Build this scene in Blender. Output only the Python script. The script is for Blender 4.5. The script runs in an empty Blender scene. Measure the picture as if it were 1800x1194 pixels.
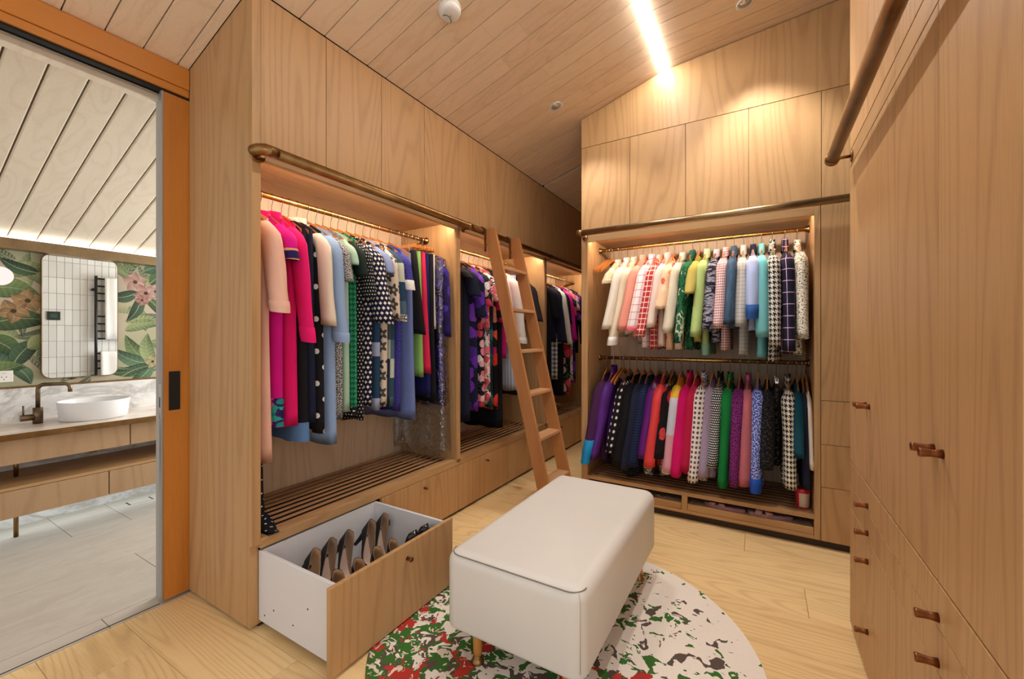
import bpy, bmesh, math, random
import numpy as np
from mathutils import Vector, Matrix
R = math.radians
sc = bpy.context.scene
C = sc.collection
# ---------------------------------------------------------------- camera, world, exposure
cam = bpy.data.objects.new('camera', bpy.data.cameras.new('camera')); C.objects.link(cam)
cam.location = (1.912, 0.0, 1.30)
cam.rotation_euler = (R(90), 0, R(30.64))
cam.data.sensor_width = 36.0
cam.data.lens = 738.5 / 1800 * 36.0
cam.data.shift_y = -0.0029
cam.data.clip_start = 0.02
sc.camera = cam
sc.view_settings.view_transform = 'Standard'
sc.view_settings.look = 'None'
sc.view_settings.gamma = 1.0
sc.view_settings.use_curve_mapping = False
sc.view_settings.exposure = 0.92
W = bpy.data.worlds.new('world'); sc.world = W; W.use_nodes = True
W.node_tree.nodes['Background'].inputs[0].default_value = (0.95, 0.97, 1.0, 1)
W.node_tree.nodes['Background'].inputs[1].default_value = 0.52
sc.cycles.use_denoising = True
sc.cycles.max_bounces = 8
sc.cycles.diffuse_bounces = 5
sc.cycles.transparent_max_bounces = 16
sc.cycles.sample_clamp_indirect = 4.0
sc.cycles.caustics_reflective = False
sc.cycles.caustics_refractive = False

def lamp(name, kind, loc, energy, color, rot=(0, 0, 0), **kw):
    d = bpy.data.lights.new(name, kind); d.energy = energy; d.color = color
    for k, v in kw.items(): setattr(d, k, v)
    o = bpy.data.objects.new(name, d); C.objects.link(o); o.location = loc; o.rotation_euler = rot
    return o
WARM = (1.0, 0.80, 0.58)
TILT = math.atan(0.305)
# recessed spots follow the pitch of the ceiling they sit in (two in view; the others are unseen, added as fill)
SPOTS = [(0.60, 2.855, 'l'), (1.83, 2.85, 'r'), (0.60, 0.55, 'l'), (1.83, 0.70, 'r'), (0.9, 4.6, 'l')]
def zceil(x): return 2.832 + 0.305 * x if x < 1.305 else 2.832 + 0.305 * 1.305 + 0.10 * (x - 1.305)
for k, (x, y, s) in enumerate(SPOTS):
    t = TILT if s == 'l' else math.atan(0.10)
    n = Vector((math.sin(t), 0, -math.cos(t)))
    p = Vector((x, y, zceil(x))) + n * 0.03
    lamp('spot_lamp', 'SPOT', p, (42.0 if s == 'r' else 22.0) if y > 2 else 5.0, (1.0, 0.96, 0.90), n.to_track_quat('-Z', 'Y').to_euler(),
         spot_size=R(94), spot_blend=0.62, shadow_soft_size=0.03)

# added fill lamp by the right-hand wall, brightens the niches; no window there
lamp('right_fill_light', 'AREA', (3.12, -.35, 1.55), 13.0, (.97, .98, 1.0), (0, R(90), 0), shape='RECTANGLE', size=1.9, size_y=2.0)
# added fill lamp, unseen at the bathroom's far end, to brighten that room
lamp('bathroom_fill_light', 'AREA', (-1.60, 2.92, 1.45), 29.0, (.95, .98, 1.0), (R(-90), 0, 0), shape='RECTANGLE', size=1.5, size_y=1.3)
# cool strip lamp fixed under the vanity
lamp('under_vanity_light', 'AREA', (-2.30, .9, .200), 2.6, (.82, .95, 1.0), (0, 0, 0), shape='RECTANGLE', size=.06, size_y=4.0)
# ---------------------------------------------------------------- node helpers
def H(s, k=1.0):
    s = s.lstrip('#')
    v = [int(s[i:i + 2], 16) / 255 for i in (0, 2, 4)]
    return tuple(k * (c / 12.92 if c <= .04045 else ((c + .055) / 1.055) ** 2.4) for c in v) + (1.0,)

class N:
    """a node tree with terse helpers"""
    def __init__(s, name, rough=.5, metal=0.0, spec=.5):
        s.m = bpy.data.materials.new(name); s.m.use_nodes = True
        s.t = s.m.node_tree; s.b = s.t.nodes['Principled BSDF']
        s.b.inputs['Roughness'].default_value = rough; s.b.inputs['Metallic'].default_value = metal
        s.b.inputs['Specular IOR Level'].default_value = spec
    def n(s, ty, **kw):
        o = s.t.nodes.new('ShaderNode' + ty)
        for k, v in kw.items(): setattr(o, k, v)
        return o
    def l(s, a, b): s.t.links.new(a, b)
    def put(s, inp, v):
        if isinstance(v, bpy.types.NodeSocket): s.l(v, inp)
        elif v is not None: inp.default_value = v
    def M(s, op, a, b=None, c=None):
        o = s.n('Math', operation=op)
        for i, v in enumerate((a, b, c)): s.put(o.inputs[i], v)
        return o.outputs[0]
    def mix(s, f, a, b):
        o = s.n('Mix', data_type='RGBA')
        s.put(o.inputs[0], f); s.put(o.inputs[6], a); s.put(o.inputs[7], b)
        return o.outputs[2]
    def noise(s, vec, scale, detail=2, rough=.5, out=0, dist=0.0):
        o = s.n('TexNoise'); s.put(o.inputs['Vector'], vec)
        o.inputs['Scale'].default_value = scale; o.inputs['Detail'].default_value = detail
        o.inputs['Roughness'].default_value = rough; o.inputs['Distortion'].default_value = dist
        return o.outputs[out]
    def vor(s, vec, scale, feat='F1', dims='2D'):
        o = s.n('TexVoronoi', feature=feat, voronoi_dimensions=dims); s.put(o.inputs['Vector'], vec); o.inputs['Scale'].default_value = scale
        return o
    def ramp(s, f, stops, interp='LINEAR'):
        o = s.n('ValToRGB'); s.put(o.inputs[0], f); r = o.color_ramp; r.interpolation = interp
        while len(r.elements) < len(stops): r.elements.new(0.5)
        for e, (p, c) in zip(r.elements, stops): e.position = p; e.color = c
        return o.outputs[0]
    def uv(s): return s.n('TexCoord').outputs['UV']
    def obj(s): return s.n('TexCoord').outputs['Object']
    def rnd(s): return s.n('ObjectInfo').outputs['Random']
    def xyz(s, v):
        o = s.n('SeparateXYZ'); s.put(o.inputs[0], v); return o.outputs[0], o.outputs[1], o.outputs[2]
    def comb(s, x, y, z):
        o = s.n('CombineXYZ')
        for i, v in enumerate((x, y, z)): s.put(o.inputs[i], v)
        return o.outputs[0]
    def mapv(s, v, scale=(1, 1, 1), rot=(0, 0, 0), loc=(0, 0, 0)):
        o = s.n('Mapping'); s.put(o.inputs[0], v)
        s.put(o.inputs['Location'], loc); s.put(o.inputs['Rotation'], rot); s.put(o.inputs['Scale'], scale)
        return o.outputs[0]
    def bump(s, h, strength=.2, dist=.002):
        o = s.n('Bump'); s.put(o.inputs['Height'], h); o.inputs['Strength'].default_value = strength
        o.inputs['Distance'].default_value = dist; s.l(o.outputs[0], s.b.inputs['Normal'])
    def col(s, c): s.put(s.b.inputs['Base Color'], c); return s.m

def plain(name, c, rough=.6, metal=0.0, spec=.5):
    g = N(name, rough, metal, spec); return g.col(c)

def emit(name, c, strength):
    m = bpy.data.materials.new(name); m.use_nodes = True; t = m.node_tree; t.nodes.clear()
    e = t.nodes.new('ShaderNodeEmission'); o = t.nodes.new('ShaderNodeOutputMaterial')
    e.inputs[0].default_value = c; e.inputs[1].default_value = strength
    t.links.new(e.outputs[0], o.inputs[0]); return m

def wood(name, light, dark, axis='z', rough=.45, rings=22.0, scale=2.8, var=.05, ring_amt=.30, fibre=.55, stretch=.10):
    g = N(name, rough, 0, .35)
    r = g.rnd()
    off = g.comb(g.M('MULTIPLY', r, 37.0), g.M('MULTIPLY', r, 91.0), g.M('MULTIPLY', r, 53.0))
    sc_ = {'x': (stretch, 1, 1), 'y': (1, stretch, 1), 'z': (1, 1, stretch)}[axis]
    v = g.mapv(g.obj(), scale=sc_)
    a = g.n('VectorMath', operation='ADD'); g.l(v, a.inputs[0]); g.l(off, a.inputs[1]); v = a.outputs[0]
    n1 = g.noise(v, scale, 1.5, .45)
    ring = g.M('MULTIPLY_ADD', g.M('SINE', g.M('MULTIPLY', n1, rings * 6.283)), .5, .5)
    ring = g.M('POWER', ring, 3.5)
    fs = {'x': (.05, 1, 1), 'y': (1, .05, 1), 'z': (1, 1, .05)}[axis]
    f = g.noise(g.mapv(g.obj(), scale=fs), 190.0, 2, .6)
    f2 = g.noise(g.mapv(v, scale=(1, 1, 1)), 14.0, 3, .6)
    fac = g.M('ADD', g.M('MULTIPLY', ring, ring_amt), g.M('MULTIPLY', g.M('SUBTRACT', f, .35), fibre))
    fac = g.M('ADD', fac, g.M('MULTIPLY', g.M('SUBTRACT', f2, .5), .30))
    fac = g.M('ADD', fac, g.M('MULTIPLY', g.M('SUBTRACT', g.M('FRACT', g.M('MULTIPLY', r, 7.31)), .5), var * 4))
    o = g.n('Clamp'); g.l(fac, o.inputs[0])
    c = g.mix(o.outputs[0], light, dark)
    g.bump(f, .05, .001)
    return g.col(c)

# colours measured as sRGB, converted to linear
OAK_L, OAK_D = H('#be9668'), H('#8e6942')
M = {}
M['oak_z'] = wood('veneer_vertical', OAK_L, OAK_D, 'z')
M['oak_y'] = wood('veneer_lengthwise', OAK_L, OAK_D, 'y')
M['oak_x'] = wood('veneer_crosswise', OAK_L, OAK_D, 'x')
M['ceil'] = wood('ceiling_board_wood', H('#ecd6bb'), H('#c8aa88'), 'x', .5, rings=9, scale=6, var=.07, ring_amt=.18)
M['bceil'] = wood('bath_ceiling_wood', H('#dccfba'), H('#bcab93'), 'x', .55, rings=9, scale=6, var=.05, ring_amt=.18)
M['cedar_z'] = wood('cedar_vertical', H('#cb8438'), H('#a05f20'), 'z', .4, rings=8, var=.02)
M['cedar_y'] = wood('cedar_lengthwise', H('#cb8438'), H('#a05f20'), 'y', .4, rings=5, var=.04)
M['floor'] = wood('oak_floorboard', H('#eecf98'), H('#c39b66'), 'x', .38, rings=34, scale=3.0, var=.05, ring_amt=.34, fibre=.6, stretch=.11)
M['slat'] = wood('slat_wood', H('#b98a5e'), H('#8a5f3c'), 'y', .45, rings=5)
M['slat_x'] = wood('slat_wood_crosswise', H('#a9805a'), H('#7a5538'), 'x', .45, rings=5)
M['ladder'] = wood('ladder_wood', H('#b67f4e'), H('#96623a'), 'z', .4, rings=5, var=.03)
M['ladder_y'] = wood('ladder_tread_wood', H('#c79a70'), H('#a8784f'), 'y', .4, rings=5, var=.03)
M['vanity'] = wood('vanity_walnut', H('#b99773'), H('#987550'), 'z', .5, rings=14, scale=3.2, var=.03)
M['legwood'] = wood('ottoman_leg_wood', H('#c88a44'), H('#a06425'), 'z', .35, rings=5)
M['hanger'] = wood('hanger_wood', H('#c07a3c'), H('#96531f'), 'x', .3, rings=5, var=.12)
M['shadow'] = plain('plinth_and_gap_shade', H('#3a2a1c'), .7)
M['dark'] = plain('recess_black', H('#15110d'), .8)
M['carcass'] = wood('carcass_veneer', H('#d6bb9c'), H('#ad8c6a'), 'z')
M['white'] = plain('white_drawer_laminate', H('#d9d9db'), .5)
M['chrome'] = plain('chrome', H('#cfcfcf'), .2, 1)
M['black'] = plain('black_metal', H('#1b1b1c'), .4, .3)
def brass(name, a, b, rough):
    g = N(name, rough, 1.0)
    n = g.noise(g.obj(), 9, 4, .6)
    return g.col(g.ramp(n, [(.35, a), (.65, b)]))
M['bronze'] = brass('aged_bronze', H('#7d5c38'), H('#99754a'), .33)
M['bronze_g'] = brass('aged_brass_grey', H('#8f795c'), H('#a58c69'), .35)
M['brass'] = brass('brass_rod', H('#b98a45'), H('#e0b268'), .28)
M['copper'] = brass('knob_copper', H('#6e4128'), H('#9c6540'), .42)
M['tapm'] = brass('tap_bronze', H('#5c4a38'), H('#86705a'), .36)

# ---------------------------------------------------------------- object helpers
WL = {}
def tag(o, label=None, cat=None, group=None, kind=None):
    if label: o['label'] = label
    if cat: o['category'] = cat
    if group: o['group'] = group
    if kind: o['kind'] = kind
    return o
def T(name, label, cat, loc, group=None, rz=None, kind=None):
    o = bpy.data.objects.new(name, None); C.objects.link(o)
    o.empty_display_size = .05; o.location = loc
    if rz is not None: o.rotation_euler = (0, 0, rz)
    WL[o.name] = Vector((0, 0, 0)) if rz is not None else Vector(loc)
    return tag(o, label, cat, group, kind)
def link(name, me, parent, c):
    o = bpy.data.objects.new(name, me); C.objects.link(o)
    if parent is not None:
        o.parent = parent; o.location = Vector(c) - WL[parent.name]
    else: o.location = c
    WL[o.name] = Vector(c)
    return o
_bm = {}
def boxmesh(dx, dy, dz, mat, bev):
    key = (round(dx, 4), round(dy, 4), round(dz, 4), mat.name, bev)
    if key in _bm: return _bm[key]
    bm = bmesh.new(); bmesh.ops.create_cube(bm, size=1)
    for v in bm.verts: v.co = (v.co.x * dx, v.co.y * dy, v.co.z * dz)
    bev_ = min(bev, .3 * min(dx, dy, dz))
    if bev_ > 0: bmesh.ops.bevel(bm, geom=bm.edges[:], offset=bev_, segments=1, affect='EDGES')
    me = bpy.data.meshes.new('box'); bm.to_mesh(me); bm.free(); me.materials.append(mat)
    _bm[key] = me; return me
def box(name, x0, x1, y0, y1, z0, z1, mat, parent=None, bev=.0015):
    me = boxmesh(x1 - x0, y1 - y0, z1 - z0, mat, bev)
    return link(name, me, parent, ((x0 + x1) / 2, (y0 + y1) / 2, (z0 + z1) / 2))
def mobj(name, vs, fs, mat, parent=None, smooth=True, uvs=None, mats=None, fm=None, center=True):
    vs = [Vector(v) for v in vs]
    if center:
        lo = Vector([min(v[i] for v in vs) for i in range(3)]); hi = Vector([max(v[i] for v in vs) for i in range(3)])
        c = (lo + hi) / 2
    else: c = Vector((0, 0, 0))
    me = bpy.data.meshes.new(name); me.from_pydata([v - c for v in vs], [], fs)
    for m_ in (mats or [mat]): me.materials.append(m_)
    if fm: me.polygons.foreach_set('material_index', fm)
    if uvs is not None:
        ul = me.uv_layers.new(name='UVMap')
        idx = np.zeros(len(me.loops), dtype=np.int32); me.loops.foreach_get('vertex_index', idx)
        ul.data.foreach_set('uv', np.asarray(uvs, dtype=np.float32)[idx].ravel())
    if smooth: me.polygons.foreach_set('use_smooth', [True] * len(me.polygons))
    me.update()
    return link(name, me, parent, c)
def prism(name, pts, y0, y1, mat, parent=None, axis='y', smooth=False):
    """a closed outline (list of 2-tuples) run along one axis"""
    n = len(pts)
    def P(a, b, t): return {'y': (a, t, b), 'x': (t, a, b), 'z': (a, b, t)}[axis]
    vs = [P(a, b, y0) for a, b in pts] + [P(a, b, y1) for a, b in pts]
    fs = [tuple(range(n)), tuple(range(2 * n - 1, n - 1, -1))] + [(i, n + i, n + (i + 1) % n, (i + 1) % n) for i in range(n)]
    o = mobj(name, vs, fs, mat, parent, smooth)
    bm = bmesh.new(); bm.from_mesh(o.data); bmesh.ops.recalc_face_normals(bm, faces=bm.faces[:]); bm.to_mesh(o.data); bm.free()
    return o
def frames(pts):
    pts = [Vector(p) for p in pts]; out = []
    up = None
    for i, p in enumerate(pts):
        d = (pts[min(i + 1, len(pts) - 1)] - pts[max(i - 1, 0)]).normalized()
        if up is None:
            up = Vector((0, 0, 1)) if abs(d.z) < .9 else Vector((0, 1, 0))
        a = d.cross(up).normalized(); up = a.cross(d).normalized()
        out.append((p, a, up))
    return out
def tube_data(pts, r, k=10, caps=True, base=0):
    vs, fs = [], []
    rr = r if isinstance(r, (list, tuple)) else [r] * len(pts)
    for (p, a, b), q in zip(frames(pts), rr):
        for i in range(k):
            t = 2 * math.pi * i / k; vs.append(p + a * (q * math.cos(t)) + b * (q * math.sin(t)))
    m_ = len(pts)
    for j in range(m_ - 1):
        for i in range(k):
            fs.append((base + j * k + i, base + j * k + (i + 1) % k, base + (j + 1) * k + (i + 1) % k, base + (j + 1) * k + i))
    if caps:
        fs.append(tuple(base + i for i in range(k - 1, -1, -1))); fs.append(tuple(base + (m_ - 1) * k + i for i in range(k)))
    return vs, fs
def tube(name, pts, r, mat, parent=None, k=10):
    vs, fs = tube_data(pts, r, k); return mobj(name, vs, fs, mat, parent)
def tubes(name, lst, mat, parent=None, k=8):
    vs, fs = [], []
    for pts, r in lst:
        a, b = tube_data(pts, r, k, True, len(vs)); vs += a; fs += b
    return mobj(name, vs, fs, mat, parent)
def lathe(name, prof, c, mat, parent=None, k=20, axis='z', sx=1.0, sy=1.0):
    """profile of (radius, height) turned about an axis through c"""
    vs, fs = [], []
    for r, h in prof:
        for i in range(k):
            t = 2 * math.pi * i / k; a, b = r * math.cos(t) * sx, r * math.sin(t) * sy
            q = {'z': (a, b, h), 'x': (h, a, b), 'y': (b, h, a)}[axis]
            vs.append(Vector(c) + Vector(q))
    n = len(prof)
    for j in range(n - 1):
        for i in range(k): fs.append((j * k + i, j * k + (i + 1) % k, (j + 1) * k + (i + 1) % k, (j + 1) * k + i))
    fs.append(tuple(range(k - 1, -1, -1))); fs.append(tuple((n - 1) * k + i for i in range(k)))
    return mobj(name, vs, fs, mat, parent)
def autosmooth(o, ang=40):
    me = o.data
    bm = bmesh.new(); bm.from_mesh(me)
    for e in bm.edges:
        if len(e.link_faces) == 2 and e.calc_face_angle(0) > R(ang): e.smooth = False
    bm.to_mesh(me); bm.free(); return o
def S(o): return tag(o, kind='structure')
# ================================================================ the setting
YB = 3.178          # front of the double-hang unit
XR = 2.255          # face of the tall cupboards
random.seed(4)
# ---- oak floor
floor = S(box('floor', -0.585, 3.2, -1.6, 5.45, -0.10, -0.022, M['dark'], None, 0))
def planks(parent, x0, x1, y0, y1, joints, mat, top=0.0):
    xs = [x0] + [j for j in joints if x0 + .05 < j < x1 - .05] + [x1]
    for a, b in zip(xs[:-1], xs[1:]):
        box('floorboard', a + .0006, b - .0006, y0 + .0006, y1 - .0006, top - .022, top, mat, parent, .0012)
J = {2.363: 2.104, 2.903: 1.825, .743: .31, 1.013: -9}
k0 = -8
y = 2.363 + .27 * -14
while y < 5.40:
    key = min(J, key=lambda q: abs(q - y))
    first = J[key] if abs(key - y) < .02 else random.uniform(.1, 2.0)
    js = [first + 1.9 * i for i in range(-2, 3)]
    planks(floor, -0.583 if y < .9 else -0.2, 3.2, y, y + .27, js, M['floor'])
    y += .27
# ---- bathroom floor of stone tiles
def stone(name, a, b, vein, vs, rough, axis_stretch=(1, 1, 1), amt=.75):
    g = N(name, rough, 0, .4)
    v = g.mapv(g.obj(), scale=axis_stretch)
    r = g.rnd(); o = g.n('VectorMath', operation='ADD'); g.l(v, o.inputs[0]); g.l(g.comb(g.M('MULTIPLY', r, 20.), 0., 0.), o.inputs[1]); v = o.outputs[0]
    n1 = g.noise(v, vs, 6, .62, 0, 1.2); n2 = g.noise(v, vs * 2.3, 5, .7, 0, .6)
    ridge = g.M('SUBTRACT', 1.0, g.M('MULTIPLY', g.M('ABSOLUTE', g.M('SUBTRACT', n1, .5)), 13.0))
    ridge = g.M('MAXIMUM', ridge, 0.0)
    c = g.ramp(n2, [(.3, a), (.7, b)])
    return g.col(g.mix(g.M('MULTIPLY', ridge, amt), c, vein))
M['tile'] = stone('beige_floor_stone', H('#b8afa2'), H('#c4bcb0'), H('#cbc4ba'), 2.4, .5, (2.2, .8, 1), .4)
M['marble'] = stone('white_marble', H('#d2d0cd'), H('#eceae7'), H('#a8a39d'), 3.0, .25, (1, .6, 1.2))
M['counter'] = stone('veined_counter_stone', H('#d8cbbf'), H('#ece3da'), H('#c2ae9c'), 3.2, .28, (1.5, .6, 1))
bfloor = S(box('floor', -2.56, -0.585, -1.6, 3.05, -0.10, -0.014, plain('grout', H('#8f877a'), .8), None, 0))
for x0, x1, js in [(-2.48, -1.93, [-1.5, -.9, -.3, .29, .89, 1.19, 1.79, 2.4, 3.0]), (-1.93, -1.32, [-1.5, -.3, .02, 1.4, 3.0]),
                   (-1.32, -.70, [-1.5, -.2, 1.015, 2.2, 3.0]), (-.70, -.585, [-1.5, -.5, .70, 1.9, 3.0])]:
    for a, b in zip(js[:-1], js[1:]):
        box('floor_tile', x0 + .0012, x1 - .0012, a + .0012, b - .0012, -.014, 0, M['tile'], bfloor, .001)
# ---- ceilings: pitched board lining; a ridge at x = 1.305 with the light strip
def sloped_box(name, x0, x1, y0, y1, zf, t, mat, parent, cham=.0008, gap=.0026):
    vs = []
    ya, yb = y0 + gap, y1 - gap
    prof = [(ya, t), (ya, cham), (ya + cham, 0), (yb - cham, 0), (yb, cham), (yb, t)]
    for x in (x0, x1):
        for yy, dz in prof: vs.append((x, yy, zf(x) + dz))
    n = len(prof)
    fs = [tuple(range(n - 1, -1, -1)), tuple(range(n, 2 * n))] + [(i, (i + 1) % n, n + (i + 1) % n, n + i) for i in range(n)]
    return mobj(name, vs, fs, mat, parent, smooth=False)
def zl(x): return 2.832 + .305 * x
def zr(x): return 2.832 + .305 * 1.305 + .10 * (x - 1.305)
RX = 1.305
def slab(name, pts, y0, y1, mat):
    return prism(name, pts, y0, y1, mat)
ceiling = S(slab('ceiling', [(-.60, zl(-.60) + .024), (RX - .02, zl(RX - .02) + .024), (RX + .02, zr(RX + .02) + .024), (3.2, zr(3.2) + .024), (3.2, 3.75), (-.60, 3.75)], -1.6, 5.45, plain('groove_brown', H('#3a2009'), .9)))
k = -20
while True:
    a = 1.221 + .135 * k; b = a + .135; k += 1
    if a > 5.40: break
    aa, bb = a, b
    if abs(a - 3.786) < .01: bb = 3.832
    if abs(a - 3.921) < .01: aa = 3.868; 
    xl = -.585 if b < .96 else 0.0
    if a < .99 < b: sloped_box('ceiling_board', -.585, -.0005, a, .9998, zl, .022, M['ceil'], ceiling)
    segs = [(xl, RX - .022)]
    if random.random() < .35: m_ = random.uniform(.3, 1.0); segs = [(xl, m_), (m_, RX - .022)]
    for s0, s1 in segs: sloped_box('ceiling_board', s0 + .0005, s1 - .0005, aa, bb, zl, .022, M['ceil'], ceiling)
    sloped_box('ceiling_board', RX + .022, 3.2, aa, bb, zr, .022, M['ceil'], ceiling)
def zb(x): return 1.972 + .349 * (x + 2.49)
bceil = S(slab('ceiling', [(-2.50, zb(-2.50) + .024), (-.605, zb(-.605) + .024), (-.605, 3.3), (-2.50, 3.3)], -1.6, 3.05, plain('groove_grey', H('#8a7d6a'), .8)))
for k in range(-17, 18):
    a = .706 + .134 * k
    segs = [(-2.50, -.62)]
    if k % 3 == 1: m_ = random.uniform(-2.0, -1.1); segs = [(-2.50, m_), (m_, -.62)]
    for s0, s1 in segs: sloped_box('ceiling_board', s0, s1, a + .003, a + .131, zb, .022, M['bceil'], bceil, .006, .0008)
# ---- walls
plaster = plain('warm_plaster', H('#d9c9b4'), .8)
S(box('wall_back', -.6, 3.2, 5.40, 5.45, 0, 3.7, M['oak_z'], None, 0))
S(box('wall_right', 3.2, 3.25, -1.6, 5.45, 0, 3.7, plaster, None, 0))
# doorway to the bathroom: cedar head beam, pocket slider and track
wl = S(prism('wall_left', [(-.585, 2.63), (-.585, zl(-.585)), (-.70, zl(-.70)), (-.70, 2.63)], -1.6, 1.0, M['cedar_y']))
t1 = S(T('trim_1', None, None, (-.6, 0, 2.5)))
box('head_beam', -.66, -.575, -1.6, .998, 2.545, 2.645, M['cedar_y'], t1, .002)
box('head_board', -.66, -.580, -1.6, .998, 2.508, 2.543, M['cedar_y'], t1, .002)
box('track_channel', -.625, -.592, -1.6, .998, 2.498, 2.508, M['dark'], t1, 0)
box('inner_head_board', -.72, -.662, -1.6, .998, 2.47, 2.56, M['bceil'], t1, .002)
box('steel_track', -.640, -.632, -1.6, .998, 2.492, 2.508, M['chrome'], t1, 0)
d1 = S(T('door_1', None, None, (-.6, .95, 0)))
box('door_leaf', -.612, -.588, .895, 2.2, .012, 2.496, M['cedar_z'], d1, .002)
box('door_edge_strip', -.6125, -.5875, .886, .895, .012, 2.496, plain('anodised_strip', H('#a9a7a2'), .35, .6), d1, .001)
box('latch_plate', -.609, -.592, .8835, .886, .90, 1.07, M['chrome'], d1, .0005)
box('latch_slot', -.604, -.597, .8825, .8835, .955, 1.005, M['black'], d1, 0)
fp = box('flush_pull', -.588, -.5855, .915, .962, .937, 1.128, M['black'], d1, .0008)
box('pull_recess', -.5856, -.5850, .922, .955, .955, 1.112, M['dark'], fp, 0)
S(box('trim_3', -.605, -.60, -1.6, .885, 0.0, .0012, M['dark'], None, 0))
# wall between bathroom and wardrobe (tiled on the bathroom side, seen in the mirror)
wp = S(box('wall_pocket', -.69, -.64, .90, 3.05, 0, 2.60, plain('grout_grey', H('#a9a7a3'), .8), None, 0))
g = N('glazed_white_tile', .12, 0, .5); g.bump(g.noise(g.obj(), 22, 2), .15, .004); M['gtile'] = g.col(g.mix(g.M('MULTIPLY', g.rnd(), .5), H('#dcdad6'), H('#c6c4c0')))
for i in range(-5, 20):
    for j in range(-3, 8):
        yy, zz = 1.253 + .0565 * i, .929 + .1615 * j
        if yy < .93: continue
        box('wall_tile', -.702, -.69, yy + .0012, yy + .0553, zz + .0012, zz + .1603, M['gtile'], wp, .0012)
S(box('wall_bathroom_end', -2.50, -.69, 3.0, 3.05, 0, 2.6, plain('white_tiled_end', H('#d8d5d0'), .4), None, 0))
# vanity wall: marble below, mural paper above, bronze pelmet with uplight
wf = S(box('wall_far', -2.56, -2.49, -1.6, 3.05, -.014, 2.2, plain('wall_white', H('#cfcac2'), .7), None, 0))

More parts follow.
